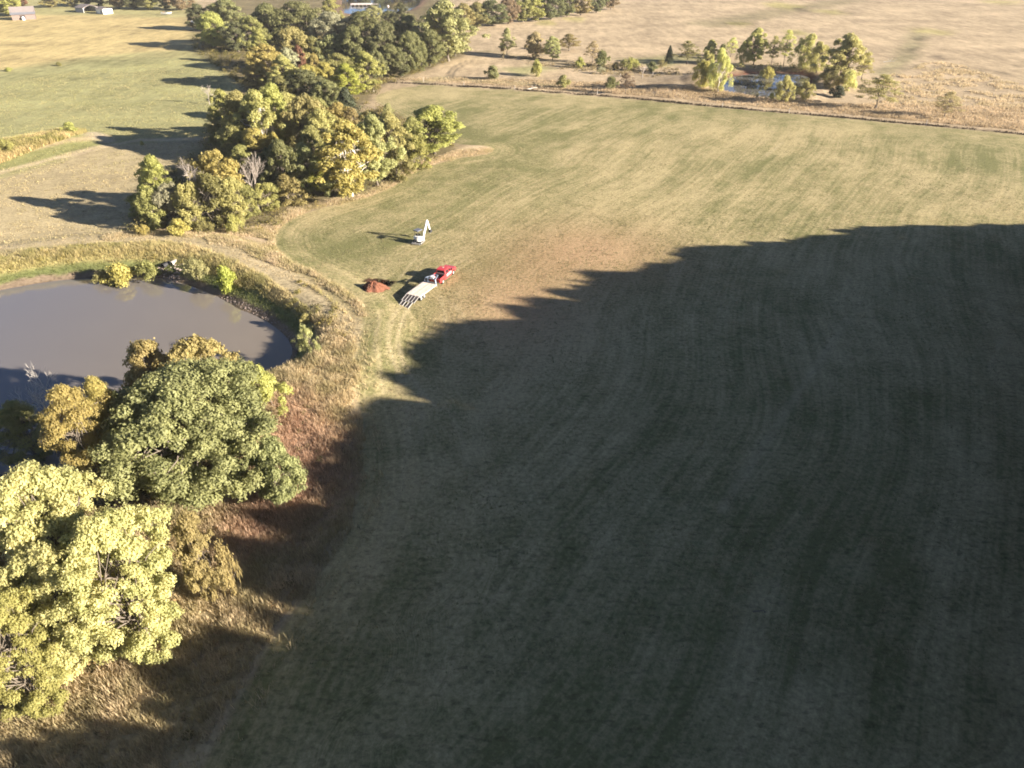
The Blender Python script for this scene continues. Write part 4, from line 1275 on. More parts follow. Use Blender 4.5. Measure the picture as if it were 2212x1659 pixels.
blades("uncut_grass", "uncut straw-coloured grass strip between dam, wood and mown field", np.concatenate(allx), np.concatenate(ally), np.concatenate(allh), .34, .085, 7, np.concatenate(allc), 4)
# the rough between shore and field: dry bunches, rust-red near the oak
x, y = in_box(rng, 15, ROUGH, 3)
sr = sdist(x, y, ROUGH)
k = ((sr < 2.4 * (fbm(x, y, 3, 3) - .5)) | ((sr < 2.6) & (rng.uniform(0, 1, len(x)) < .09))) & (sdist(x, y, POND1) > 4) & seen(x, y, 40)
x, y = x[k], y[k]
bunch = fbm(x, y, 1.7, 41)
k = rng.uniform(0, 1, len(x)) < .35 + bunch
x, y, bunch = x[k], y[k], bunch[k]
cr = colmix(rng, x, y, (.30, .26, .13), (.54, .43, .27), 2.2, 43, .25)
rd = np.clip(-sdist(x, y, RED) / 5 + .5 * (fbm(x, y, 4, 44) - .3), 0, 1)[:, None]
cr = cr * (1 - rd * .75) + np.array((.42, .265, .19)) * rd * .75 * (.7 + .6 * rng.uniform(0, 1, (len(x), 1)))
blades("rough_grass", "rough dry grass between pond shore and mown field, rust-red by the oak", x, y, .2 + .95 * bunch ** 1.3, .3, .085, 6, cr, 5, .75)
# weeds on the hump in the left pasture
HUMP = GP([(-60, 345), (0, 312), (100, 290), (160, 280), (185, 292), (140, 310), (40, 340), (-60, 372)])
x, y = in_box(rng, 5, HUMP, 1)
k = sdist(x, y, HUMP) < fbm(x, y, 3, 2)
x, y = x[k], y[k]
blades("weeds", "tall yellowish weeds on the hump of the left pasture", x, y, .5 + 1.2 * fbm(x, y, 3, 51), .5, .16, 6, colmix(rng, x, y, (.27, .25, .08), (.56, .43, .22), 4, 52, .1), 6)
# dry grass beyond the field's far edge
FAR_S = GP([(800, 172), (905, 176), (1100, 187), (1300, 201), (1500, 218), (1800, 246), (2260, 288), (2260, 232), (1900, 226), (1760, 222), (1560, 200), (1300, 178), (1000, 168)])
x, y = in_box(rng, 3.2, FAR_S, 1)
k = (sdist(x, y, FAR_S) < 0) & (ldist(x, y, FENCE_LINE) > 1.2) & (sdist(x, y, POND2) > 2.5) & (rng.uniform(0, 1, len(x)) < .2 + fbm(x, y, 5, 61))
x, y = x[k], y[k]
blades("dry_grass", "dry tan grass along the far side of the mown field", x, y, .25 + .75 * fbm(x, y, 4, 62), .5, .17, 5, colmix(rng, x, y, (.32, .25, .15), (.58, .46, .31), 6, 63, .35), 7)
# bunch grass of the right-hand pasture
PAST = GP([(1880, 225), (1900, 165), (1990, 135), (2080, 125), (2300, 140), (2300, 235), (2100, 240)])
x, y = in_box(rng, 1.1, PAST, 1)
k = (sdist(x, y, PAST) + 14 * (fbm(x, y, 18, 74) - .4) < 0) & (fbm(x, y, 5, 71) > .47)
x, y = x[k], y[k]
blades("bunch_grass", "clumpy dry bunch grass in the pasture right of the far pond", x, y, .4 + .7 * fbm(x, y, 4, 72), .6, .25, 5, colmix(rng, x, y, (.36, .30, .17), (.60, .49, .32), 6, 73, .35), 8)

def brush(name, label, x, y, r, k, col, size, seed, flat=.8):
    """leafy scrub: k leaf sprays round every point"""
    rng = np.random.default_rng(seed)
    z = terrain(x, y)
    n = len(x)
    d = rnd_dirs(rng, n * k)
    d[:, 2] = np.abs(d[:, 2])
    R_ = np.repeat(r, k)
    p = np.stack([np.repeat(x, k), np.repeat(y, k), np.repeat(z, k)], 1) + d * (R_ * rng.uniform(.4, 1.1, n * k))[:, None] * np.array((1, 1, flat * 1.5))
    nr = d + rng.normal(size=d.shape) * .5
    nr /= np.linalg.norm(nr, axis=1)[:, None]
    v, f = leaf_faces(rng, p, nr, np.full(n * k, size))
    c = np.repeat(col, k, 0) * rng.uniform(.65, 1.3, (n * k, 1))
    m = np_mesh(name, v, f, GRASS, False, {"col": np.repeat(c, 4, 0)})
    return tag(new_obj(name, m), label, None, None, "stuff")

# undergrowth of the wood strip
x, y = in_box(rng, .085, BELT, 2)
sb = sdist(x, y, BELT)
k = (sb < 1.5) & (sdist(x, y, FIELD) > 1) & (sdist(x, y, POND3) > 3)
x, y = x[k], y[k]
t = rng.uniform(0, 1, (len(x), 1))
brush("undergrowth", "leafy undergrowth between the trunks of the wood strip", x, y, rng.uniform(.9, 2.2, len(x)), 46, np.array((.13, .125, .045)) * (1 - t) + np.array((.31, .25, .085)) * t, .2, 9)
# scrub under the near-shore trees and along the dam
NEAR = GP([(60, 1020), (260, 985), (420, 1010), (500, 1060), (470, 1150), (400, 1250), (380, 1340), (240, 1440), (60, 1540), (-60, 1560), (-60, 1200)])
x, y = in_box(rng, .22, NEAR, 2)
k = sdist(x, y, NEAR) < 0
x, y = x[k], y[k]
t = rng.uniform(0, 1, (len(x), 1))
brush("scrub", "brown and green scrub under the near-shore trees", x, y, rng.uniform(.5, 1.2, len(x)), 42, np.array((.12, .105, .045)) * (1 - t) + np.array((.26, .18, .085)) * t, .16, 10)
x, y = in_box(rng, .35, POND1, 14)
d = sdist(x, y, POND1)
k = (d > 3.5) & (d < 9) & (fbm(x, y, 7, 81) > .5) & seen(x, y) & (sdist(x, y, ROUGH) > -6)
x, y = x[k], y[k]
t = rng.uniform(0, 1, (len(x), 1))
brush("weedy_scrub", "knee-high weeds and seedlings on the dam slope", x, y, rng.uniform(.35, .8, len(x)), 40, np.array((.19, .18, .06)) * (1 - t) + np.array((.40, .32, .11)) * t, .12, 11)
# thicket along the ditch left of the far pond
TH = GP([(1090, 122), (1200, 130), (1300, 142), (1440, 146), (1480, 160), (1440, 172), (1300, 160), (1200, 146), (1090, 130)])
x, y = in_box(rng, .12, TH, 2)
k = (sdist(x, y, TH) < 2) & (fbm(x, y, 14, 85) > .42)
x, y = x[k], y[k]
t = rng.uniform(0, 1, (len(x), 1))
brush("thicket", "brown brambly thicket along the ditch left of the far pond", x, y, rng.uniform(.8, 1.8, len(x)), 36, np.array((.21, .175, .09)) * (1 - t) + np.array((.42, .33, .18)) * t, .2, 12, .6)

# dark dead weeds left standing along the field's far edge
x, y = in_box(rng, 4.5, FENCE_LINE, 3)
fl_ = ldist(x, y, FENCE_LINE)
k = (fl_ < .9) & (rng.uniform(0, 1, len(x)) < 1.9 * fbm(x, y, 7, 91) - .35)
x, y = x[k], y[k]
blades("dead_weeds", "dark dead weeds standing in a line along the field's far edge", x, y, .3 + .5 * fbm(x, y, 5, 92), .4, .2, 5, np.array((.05, .038, .028)) + np.zeros((len(x), 3)), 13)
# tufts standing up from the mown field and the left pasture
VIEW = np.array(((-75., 34.), (75., 34.), (190., 300.), (-190., 300.)))
x, y = in_box(rng, 4.2, np.array(((-125., 36.), (115., 215.))))
nearer = np.interp(y, [40, 90, 150, 215], [1.0, .8, .5, .3])
k = seen(x, y, 30) & (rng.uniform(0, 1, len(x)) < nearer * np.clip(fbm(x, y, 2.4, 95, 2) * 2.2 - .45, 0, 1)) & (sdist(x, y, FIELD) < -.4)
x, y = x[k], y[k]
blades("field_grass", "short tufts of green and dry grass on the mown field", x, y, np.full(len(x), .15) * (.6 + .8 * fbm(x, y, 3, 96)), .24, .12, 3, colmix(rng, x, y, (.17, .17, .08), (.40, .32, .19), 7, 97, .0), 14, .9)
print("field tufts", len(x))
LP = GP([(-40, 545), (320, 512), (330, 420), (450, 330), (470, 260), (530, 190), (470, 120), (-40, 175)])
x, y = in_box(rng, 1.5, LP)
k = (sdist(x, y, LP) < -1) & (sdist(x, y, POND1) > 14) & (fbm(x, y, 4, 98) > .42)
x, y = x[k], y[k]
blades("pasture_grass", "tufted grass of the pasture left of the wood", x, y, .12 + .16 * fbm(x, y, 6, 99), .35, .2, 3, colmix(rng, x, y, (.26, .26, .11), (.48, .39, .21), 9, 100, .5), 15, .9)
print("pasture tufts", len(x))

# brushy growth round the far pond and mixed weeds in the near rough
x, y = in_box(rng, .16, POND2, 9)
d = sdist(x, y, POND2)
k = (d > 1.2) & (d < 8) & (fbm(x, y, 8, 86) > .45) & ((y > POND2[:, 1].mean()) | (rng.uniform(0, 1, len(x)) < .35))
x, y = x[k], y[k]
t = rng.uniform(0, 1, (len(x), 1))
brush("bank_brush", "pale feathery brush on the banks of the far pond", x, y, rng.uniform(.7, 1.7, len(x)), 44, np.array((.27, .25, .10)) * (1 - t) + np.array((.50, .45, .20)) * t, .2, 16, .9)
x, y = in_box(rng, .2, ROUGH, 0)
k = (sdist(x, y, ROUGH) < -1) & (sdist(x, y, POND1) > 4) & seen(x, y, 30) & (fbm(x, y, 6, 87) > .42)
x, y = x[k], y[k]
t = rng.uniform(0, 1, (len(x), 1))
brush("mixed_weeds", "mixed low weeds and brambles in the rough grass by the shore", x, y, rng.uniform(.2, .75, len(x)), 34, np.array((.17, .16, .07)) * (1 - t) + np.array((.40, .29, .17)) * t, .11, 17, .6)
# ------------------------------------------------------------------ pickup, trailer, excavator, spoil heap
RED = plain("red_paint", (.55, .045, .050), .28, 0, .08, 2, .5, .6)
GLASSM = plain("dark_glass", (.015, .02, .025), .06, 0, .05, 2, .6)
TYRE = plain("tyre_rubber", (.03, .03, .03), .85)
RIM = plain("rim_metal", (.62, .60, .57), .35, .6)
CHROME = plain("chrome", (.65, .65, .65), .2, .9)
WHITE = plain("white_paint", (.80, .79, .76), .4, 0, .06, 3)
DKMETAL = plain("dark_steel", (.05, .05, .055), .55, .4)
BLUEGREY = plain("trailer_steel", (.23, .28, .36), .5, .3, .2, 3)
LTSTEEL = plain("light_steel", (.50, .48, .46), .5, .3, .15, 3)
PLANKM = [plain("deck_plank_%s" % k, c, .85, 0, .25, 2.5) for k, c in (("pale", (.74, .65, .55)), ("pinkish", (.68, .57, .49)), ("worn", (.62, .53, .44)))]
RAMPM = plain("ramp_steel", (.10, .085, .08), .7, .3, .35, 4)
SOIL = plain("red_clay", (.165, .066, .038), .95, 0, .35, 5)
LAMP = plain("lamp_lens", (.55, .5, .45), .15)
TAIL = plain("tail_lens", (.30, .01, .01), .2)

def heading(a, b):
    d = np.asarray(b) - np.asarray(a)
    return math.atan2(d[1], d[0])

def wheel(parent, x, y, r, w, side):
    """tyre with a dished rim; the axle runs along y"""
    n = 20
    t = MB()
    prof = [(r * .62, -w / 2), (r * .93, -w / 2), (r, -w * .36), (r, w * .36), (r * .93, w / 2), (r * .62, w / 2)]
    vs_, fs_ = [], []
    for i in range(n):
        a = 2 * math.pi * i / n
        vs_ += [(math.cos(a) * q, s, math.sin(a) * q) for q, s in prof]
    k = len(prof)
    for i in range(n):
        for j in range(k):
            fs_.append((i * k + j, i * k + (j + 1) % k, ((i + 1) % n) * k + (j + 1) % k, ((i + 1) % n) * k + j))
    wl = new_obj("wheel", None, parent, (x, y, r))
    wl.empty_display_size = .1
    t.add(vs_, fs_).build("tyre", TYRE, wl, smooth=True)
    m = MB()
    for s0, s1, q0, q1 in ((side * w * .42, side * w * .30, r * .64, r * .45), (side * w * .30, side * w * .36, r * .45, r * .16), (side * w * .36, side * w * .40, r * .16, 0.001)):
        ring0 = [(math.cos(2 * math.pi * i / n) * q0, s0, math.sin(2 * math.pi * i / n) * q0) for i in range(n)]
        ring1 = [(math.cos(2 * math.pi * i / n) * q1, s1, math.sin(2 * math.pi * i / n) * q1) for i in range(n)]
        m.add(ring0 + ring1, [(i, (i + 1) % n, n + (i + 1) % n, n + i) for i in range(n)])
    m.build("rim", RIM, wl)
    return wl

# --- pickup (x forward, z up; origin under its middle)
rw, fw = G(955.8, 612.6), G(978.5, 592.2)                      # where the rear and front wheels on the sunny side touch the grass
hd = heading(rw[:2], fw[:2])
WB = 4.0
mid = (rw[:2] + fw[:2]) / 2
perp = np.array((-math.sin(hd), math.cos(hd)))
pc = mid + perp * .86
truck = thing("pickup_truck", "red crew cab pickup hitched to the flatbed trailer", "pickup", (pc[0], pc[1], TZ(pc[0], pc[1])), hd)
L0, L1, W = -3.15, 3.05, 1.0
def arch(cx, r=.52, n=7):
    return [(cx + r * math.cos(a), .45 + r * math.sin(a) * .95) for a in np.linspace(math.pi, 0, n)]
# lower body sides with wheel arches, hood and cab floor in one shell
prof = [(L0, .55)] + [(-2.53, .5)] + arch(-2.0) + [(-1.47, .45), (1.47, .45)] + arch(2.0) + [(2.53, .5), (L1, .5), (L1 + .04, .85), (L1 - .06, 1.12), (1.55, 1.24), (1.2, 1.26), (-.95, 1.26), (-.95, .75), (L0 + .12, .75), (L0 + .12, .78), (L0, .78)]
MB().prism(prof, -W, W).build("body", RED, truck, bevel=.03)
for s in (-1, 1):                                                # bed walls
    MB().prism([(L0 + .02, .76), (-.97, .76), (-.97, 1.3), (L0 + .02, 1.27)], s * W - (.0 if s < 0 else .11), s * W + (.11 if s < 0 else 0)).build("bed_side", RED, truck, bevel=.02)
MB().box(L0 - .05, L0 + .03, -.87, .87, .72, 1.26).build("tailgate", RED, truck, bevel=.015)
MB().box(L0 + .1, -.98, -.86, .86, .76, .80).build("bed_floor", DKMETAL, truck)
cabp = [(1.42, 1.24), (.78, 1.86), (.45, 1.94), (-.62, 1.93), (-.86, 1.86), (-.97, 1.24)]
vs_, n_ = [], len(cabp)
for yy in (-1, 1):
    for x_, z_ in cabp:
        vs_.append((x_, yy * (W - .02 - .2 * max(0, (z_ - 1.24) / .7)), z_))
MB().add(vs_, [tuple(range(n_)), tuple(range(2 * n_ - 1, n_ - 1, -1))] + [(i, i + n_, (i + 1) % n_ + n_, (i + 1) % n_) for i in range(n_)]).build("cab", RED, truck, bevel=.04)
def pane(name, pts, off):
    q = [Vector(p) + Vector(off) for p in pts]
    q2 = [p - Vector(off) * 2 for p in q]
    k = len(q)
    return MB().add(q + q2, [tuple(range(k)), tuple(range(2 * k - 1, k - 1, -1))] + [(i, i + k, (i + 1) % k + k, (i + 1) % k) for i in range(k)]).build(name, GLASSM, truck)
def ys(z, s):
    return s * (W - .02 - .2 * max(0, (z - 1.24) / .7))
for s in (-1, 1):
    pane("side_window", [(1.12, ys(1.32, s), 1.32), (.74, ys(1.78, s), 1.78), (.32, ys(1.82, s), 1.82), (.32, ys(1.32, s), 1.32)], (0, s * .012, 0))
    pane("side_window", [(.20, ys(1.32, s), 1.32), (.20, ys(1.82, s), 1.82), (-.60, ys(1.80, s), 1.80), (-.72, ys(1.32, s), 1.32)], (0, s * .012, 0))
    for dx0, dx1 in ((-.80, .24), (.28, 1.36)):
        dr = MB().box(dx0, dx1, s * W - .012, s * W + .012, .52, 1.22).build("door", RED, truck, bevel=.008)
        MB().box(dx0 + .08, dx0 + .26, s * W + s * .012 - .02, s * W + s * .012 + .02, 1.05, 1.10).build("handle", CHROME, dr)
    MB().box(1.02, 1.2, s * 1.0 - (.0 if s > 0 else .26), s * 1.0 + (.26 if s > 0 else 0), 1.28, 1.56).build("mirror", DKMETAL, truck, bevel=.03)
    MB().box(-1.2, 1.3, s * .95 - .1, s * .95 + .1, .38, .44).build("running_board", CHROME, truck)
    MB().box(L1 - .05, L1 + .06, s * .78 - .17, s * .78 + .17, .82, 1.08).build("headlight", LAMP, truck, bevel=.02)
    MB().box(L0 - .07, L0 + .06, s * .93 - .065, s * .93 + .065, .82, 1.2).build("tail_light", TAIL, truck)
    wheel(truck, -2.0, s * .87, .41, .29, s)
    wheel(truck, 2.0, s * .87, .41, .29, s)
# white lettering panels on the doors (too small to read): rows of short strokes
rngv = np.random.default_rng(3)
for s in (-1, 1):
    m = MB()
    for rz, hgt in ((1.02, .11), (.86, .08), (.73, .06)):
        xx = -.62
        while xx < 1.15:
            w_ = rngv.uniform(.05, .13)
            m.box(xx, xx + w_, s * W + s * .017 - .004, s * W + s * .017 + .004, rz, rz + hgt)
            xx += w_ + .035
    m.build("door_lettering", WHITE, truck)
pane("rear_window", [(-.955, -.66, 1.34), (-.955, .66, 1.34), (-.885, .60, 1.80), (-.885, -.60, 1.80)], (-.02, 0, 0))
pane("windscreen", [(1.33, -.80, 1.33), (1.33, .80, 1.33), (.85, .70, 1.80), (.85, -.70, 1.80)], (.015, 0, .014))
MB().box(L0 - .2, L0 - .06, -.98, .98, .48, .70).build("rear_bumper", CHROME, truck, bevel=.03)
MB().box(L1 + .03, L1 + .2, -1.0, 1.0, .42, .74).build("front_bumper", CHROME, truck, bevel=.04)
MB().box(L1 + .01, L1 + .07, -.58, .58, .8, 1.1).build("grille", CHROME, truck, bevel=.02)
MB().box(-1.28, -1.02, -.84, .84, .8, 1.22).build("tool_box", DKMETAL, truck, bevel=.02)
MB().tube([(-1.0, -.7, 1.28), (-1.0, -.7, 1.36), (-1.0, .7, 1.36), (-1.0, .7, 1.28)], .03, 6).build("rack_bar", LTSTEEL, truck)
MB().box(.0, .22, -.12, .12, 1.92, 1.985).build("roof_lamp", LAMP, truck, bevel=.02)

# --- gooseneck flatbed trailer (x forward; origin on the ground under the deck's rear edge)
DZ = .92
rA, rB = G(880.8 + 3, 621.0, DZ), G(907.3, 626.6, DZ)
fA, fB = G(916.5, 610.8 - 15, DZ), G(941.5, 600.7, DZ)
ra, fa = G(892.0, 638.6, DZ), G(928.8, 612.1, DZ)               # middle of the deck's rear and front edges
th = heading(ra[:2], fa[:2])
DL, DW = float(np.hypot(*(fa - ra)[:2])), 2.5
trailer = thing("flatbed_trailer", "wooden-decked gooseneck flatbed trailer with lowered rear ramps", "trailer", (ra[0], ra[1], TZ(ra[0], ra[1])), th)
npl = 12
for i in range(npl):
    y0 = -DW / 2 + .06 + i * (DW - .12) / npl
    MB().box(0, DL, y0 + .008, y0 + (DW - .12) / npl - .008, DZ - .055, DZ + .004 * (i % 3)).build("deck_plank", PLANKM[(i * 5 + i // 3) % 3], trailer)
for s in (-1, 1):
    MB().box(-.02, DL + .05, s * (DW / 2) - .05, s * (DW / 2) + .05, DZ - .2, DZ + .012).build("side_rail", LTSTEEL, trailer)
    MB().box(-.4, DL + .1, s * .5 - .07, s * .5 + .07, DZ - .42, DZ - .10).build("frame_beam", DKMETAL, trailer)
for i in range(7):
    x_ = .3 + i * (DL - .6) / 6
    MB().box(x_ - .04, x_ + .04, -DW / 2 + .06, DW / 2 - .06, DZ - .19, DZ - .06).build("cross_member", DKMETAL, trailer)
for i, x_ in enumerate((.55, 1.45)):
    for s in (-1, 1):
        wheel(trailer, x_, s * (DW / 2 - .10), .38, .22, s)
        wheel(trailer, x_, s * (DW / 2 - .36), .38, .22, s)
    MB().beam((x_, -DW / 2 + .1, .38), (x_, DW / 2 - .1, .38), .12, .12).build("axle", DKMETAL, trailer)
# dovetail
tz, tl = .46, 1.55
for i in range(4):
    y0 = -DW / 2 + .06 + i * (DW - .12) / 4
    y1 = y0 + (DW - .12) / 4
    MB().add([(-.01, y0 + .03, DZ - .01), (-.01, y1 - .03, DZ - .01), (-tl, y1 - .03, tz), (-tl, y0 + .03, tz), (-.01, y0 + .03, DZ - .07), (-.01, y1 - .03, DZ - .07), (-tl, y1 - .03, tz - .06), (-tl, y0 + .03, tz - .06)],
             [(0, 3, 2, 1), (4, 5, 6, 7), (0, 1, 5, 4), (1, 2, 6, 5), (2, 3, 7, 6), (3, 0, 4, 7)]).build("tail_panel", RAMPM, trailer)
for i in range(5):
    y0 = -DW / 2 + .06 + i * (DW - .12) / 4
    MB().beam((0, y0, DZ - .01), (-tl, y0, tz + .02), .055, .09).build("tail_rib", LTSTEEL, trailer)
MB().beam((-tl, -DW / 2, tz), (-tl, DW / 2, tz), .09, .12).build("tail_beam", LTSTEEL, trailer)
for s in (-1, 1):                                                # ramps
    y0, y1 = s * .62 - .32, s * .62 + .32
    e = -tl - 1.5
    MB().add([(-tl - .06, y0, tz), (-tl - .06, y1, tz), (e, y1, .06), (e, y0, .06), (-tl - .06, y0, tz - .05), (-tl - .06, y1, tz - .05), (e, y1, .02), (e, y0, .02)],
             [(0, 3, 2, 1), (4, 5, 6, 7), (0, 1, 5, 4), (1, 2, 6, 5), (2, 3, 7, 6), (3, 0, 4, 7)]).build("ramp", RAMPM, trailer)
    for yy in (y0, y1):
        MB().beam((-tl - .06, yy, tz + .01), (e, yy, .06), .06, .11).build("ramp_edge", LTSTEEL, trailer)
    MB().beam((-tl - .3, s * .62, .05), (-tl - .3, s * .62, tz - .1), .07, .07).build("prop_leg", LTSTEEL, trailer)
# gooseneck
nx0 = DL + .05
for s in (-1, 1):
    MB().beam((nx0, s * 1.18, DZ - .12), (nx0 + .12, s * .98, 1.66), .14, .12).build("neck_riser", BLUEGREY, trailer)
    MB().beam((nx0 + .1, s * .98, 1.62), (nx0 + 2.0, s * .30, 1.52), .15, .13).build("neck_beam", BLUEGREY, trailer)
    MB().box(nx0 + .35, nx0 + .47, s * .72 - .06, s * .72 + .06, .55, 1.6).build("landing_jack", BLUEGREY, trailer)
MB().box(nx0 - .02, nx0 + .06, -1.2, 1.2, DZ - .2, DZ + .14).build("head_board", BLUEGREY, trailer)
MB().beam((nx0 + .1, -.98, 1.64), (nx0 + .1, .98, 1.64), .12, .12).build("neck_cross", BLUEGREY, trailer)
MB().beam((nx0 + 2.0, -.36, 1.52), (nx0 + 2.0, .36, 1.52), .16, .14).build("neck_nose", BLUEGREY, trailer)
MB().tube([(nx0 + 2.0, 0, 1.5), (nx0 + 2.0, 0, .9)], .08, 10).build("coupler", DKMETAL, trailer)
MB().box(nx0 + .55, nx0 + 1.15, -.34, .34, 1.36, 1.72).build("battery_box", WHITE, trailer, bevel=.04)
MB().beam((nx0, -1.0, .75), (nx0 + .5, -1.0, .3), .1, .1).build("step", BLUEGREY, trailer)

# --- mini excavator: origin under the slew ring, x is where the boom points
ex = G(905, 524)
HE = math.radians(52)
exc = thing("mini_excavator", "white mini excavator with raised boom standing on the mown field", "excavator", (ex[0], ex[1], TZ(ex[0], ex[1])), 0)
TR = math.radians(72)                                            # the tracks point a little further round than the boom
def place(o, a):
    o.rotation_euler = (0, 0, a)
    return o
def track_mesh():
    m = MB()
    pts, R_ = [], .27
    for a in np.linspace(-math.pi / 2, math.pi / 2, 9):
        pts.append((.85 + R_ * math.cos(a), R_ + R_ * math.sin(a)))
    for a in np.linspace(math.pi / 2, 3 * math.pi / 2, 9):
        pts.append((-.85 + R_ * math.cos(a), R_ + R_ * math.sin(a)))
    return m.prism(pts, -.16, .16)
for s in (-1, 1):
    off = Vector((0, s * .68, 0))
    off.rotate(Matrix.Rotation(TR, 3, 'Z'))
    tr = place(track_mesh().build("track", DKMETAL, exc, off, bevel=.02), TR)
    for i in range(5):
        MB().tube([(-.8 + i * .4, s * .12, .25), (-.8 + i * .4, s * .19, .25)], .14, 10).build("roller", LTSTEEL, tr)
place(MB().box(-.6, .6, -.5, .5, .22, .5).build("undercarriage", DKMETAL, exc), TR)
bl = place(MB().prism([(1.30, .06), (1.36, .06), (1.42, .26), (1.36, .44), (1.30, .44), (1.34, .26)], -.85, .85).build("dozer_blade", LTSTEEL, exc), TR + math.pi)
for s in (-1, 1):
    MB().beam((.5, s * .35, .3), (1.33, s * .35, .22), .1, .1).build("blade_arm", LTSTEEL, bl)
# rounded engine house
hp = [(.55 * math.cos(a) * 1.05 - .35, .84 * math.sin(a)) for a in np.linspace(math.pi / 2, 3 * math.pi / 2, 13)] + [(.72, -.78), (.80, -.70), (.80, .70), (.72, .78)]
k = len(hp)
m = MB().add([(x_, y_, .58) for x_, y_ in hp] + [(x_, y_, 1.05) for x_, y_ in hp] + [(x_ * .93, y_ * .93, 1.18) for x_, y_ in hp],
             [tuple(range(k - 1, -1, -1)), tuple(range(2 * k, 3 * k))] + [(i, (i + 1) % k, k + (i + 1) % k, k + i) for i in range(k)] + [(k + i, k + (i + 1) % k, 2 * k + (i + 1) % k, 2 * k + i) for i in range(k)])
house = place(m.build("house", WHITE, exc, bevel=.02), HE)
MB().box(-.72, -.1, -.62, .62, 1.16, 1.42).build("engine_cover", WHITE, house, bevel=.06)
MB().box(-.96, -.88, -.35, .35, .68, .98).build("grille", DKMETAL, house)
MB().box(-.55, .3, -.825, -.80, .66, .95).build("side_stripe", plain("maroon_stripe", (.30, .05, .06), .5), house)
MB().tube([(-.6, .4, 1.35), (-.6, .4, 1.75)], .04, 8).build("exhaust", DKMETAL, house)
# canopy over the seat
CANG = plain("canopy_grey", (.13, .14, .18), .55)
for x_, y_ in ((-.28, .72), (-.28, -.18), (.62, .72), (.62, -.18)):
    MB().tube([(x_, y_, 1.1), (x_, y_, 2.42)], .045, 8).build("canopy_post", DKMETAL, house)
MB().box(-.52, .86, -.36, .88, 2.38, 2.54).build("canopy_roof", CANG, house, bevel=.05)
MB().box(-.15, .3, .08, .52, 1.16, 1.32).build("seat", DKMETAL, house, bevel=.04)
MB().box(-.22, -.12, .08, .52, 1.3, 1.85).build("backrest", DKMETAL, house, bevel=.04)
MB().box(.5, .62, .1, .5, 1.1, 1.6).build("control_console", DKMETAL, house, bevel=.03)
# boom, stick, bucket
boomp = [(.78, .72), (.98, .72), (1.16, 1.55), (1.62, 2.45), (2.12, 3.82), (1.98, 3.98), (1.82, 3.9), (1.30, 2.72), (.90, 1.95), (.74, 1.2)]
MB().prism(boomp, -.60, -.36).build("boom", WHITE, house, bevel=.02)
stp = [(2.16, 4.10), (1.92, 4.02), (1.94, 3.78), (2.52, 1.96), (2.70, 1.96), (2.74, 2.10), (2.36, 3.5)]
MB().prism(stp, -.57, -.39).build("stick", WHITE, house, bevel=.02)
MB().tube([(1.02, -.48, 1.0), (1.58, -.48, 2.2)], .06, 8).build("boom_cylinder", CHROME, house)
MB().tube([(1.40, -.48, 2.98), (1.92, -.48, 4.1)], .055, 8).build("stick_cylinder", CHROME, house)
MB().tube([(2.34, -.48, 3.7), (2.80, -.48, 2.35)], .05, 8).build("bucket_cylinder", CHROME, house)
bk = MB()
bp = [(2.52, 2.0), (2.74, 2.02), (3.02, 1.86), (3.06, 1.62), (2.86, 1.42), (2.56, 1.40)]
bk.prism(bp, -.76, -.20)
bk.build("bucket", DKMETAL, house, bevel=.015)
for i in range(4):
    MB().beam((2.58, -.72 + i * .16, 1.41), (2.42, -.72 + i * .16, 1.36), .06, .04).build("bucket_tooth", LTSTEEL, house)
MB().box(.78, 1.0, -.64, -.32, .55, .95).build("swing_bracket", DKMETAL, house)

# --- spoil heap beside the trench
sp = G(808, 630)
rngv = np.random.default_rng(12)
n_a, n_r = 40, 14
vs_, fs_ = [], []
for i in range(n_r + 1):
    q = i / n_r
    for j in range(n_a):
        a = 2 * math.pi * j / n_a
        R_ = 1.85 * (1 + .16 * math.sin(3 * a + 1) + .12 * math.sin(5 * a) + .06 * math.sin(9 * a))
        x_, y_ = math.cos(a) * R_ * q * 1.15, math.sin(a) * R_ * q
        z_ = 1.3 * (1 - q ** 1.9) * (1 + .10 * math.sin(2 * a + q * 5) + .07 * math.sin(5 * a - q * 9)) + rngv.normal(0, .05) * (1 - q * .5) - .08
        vs_.append((x_ + rngv.normal(0, .03), y_ + rngv.normal(0, .03), z_))
for i in range(n_r):
    for j in range(n_a):
        fs_.append((i * n_a + j, (i + 1) * n_a + j, (i + 1) * n_a + (j + 1) % n_a, i * n_a + (j + 1) % n_a))
heap = thing("spoil_heap", "heap of orange-red clay beside the freshly dug trench", "dirt pile", (sp[0], sp[1], TZ(sp[0], sp[1]) - .03))
MB().add(vs_, fs_).build("mound", SOIL, heap)
m = MB()
for i in range(45):                                              # clods tumbled down its sides
    a, q = rngv.uniform(0, 6.28), rngv.uniform(.35, 1.25)
    s_ = rngv.uniform(.04, .10)
    p_ = Vector((math.cos(a) * 1.9 * q, math.sin(a) * 1.75 * q, max(1.2 * (1 - q ** 1.25), 0) + s_ * .3))
    M_ = Matrix.Translation(p_) @ Matrix.Rotation(rngv.uniform(0, 3), 4, 'Z') @ Matrix.Rotation(rngv.uniform(0, 1), 4, 'X')
    m.box(-s_, s_, -s_ * .8, s_ * .8, -s_ * .6, s_ * .6, M_)
cl = m.build("clods", SOIL, heap)
cl["kind"] = "stuff"
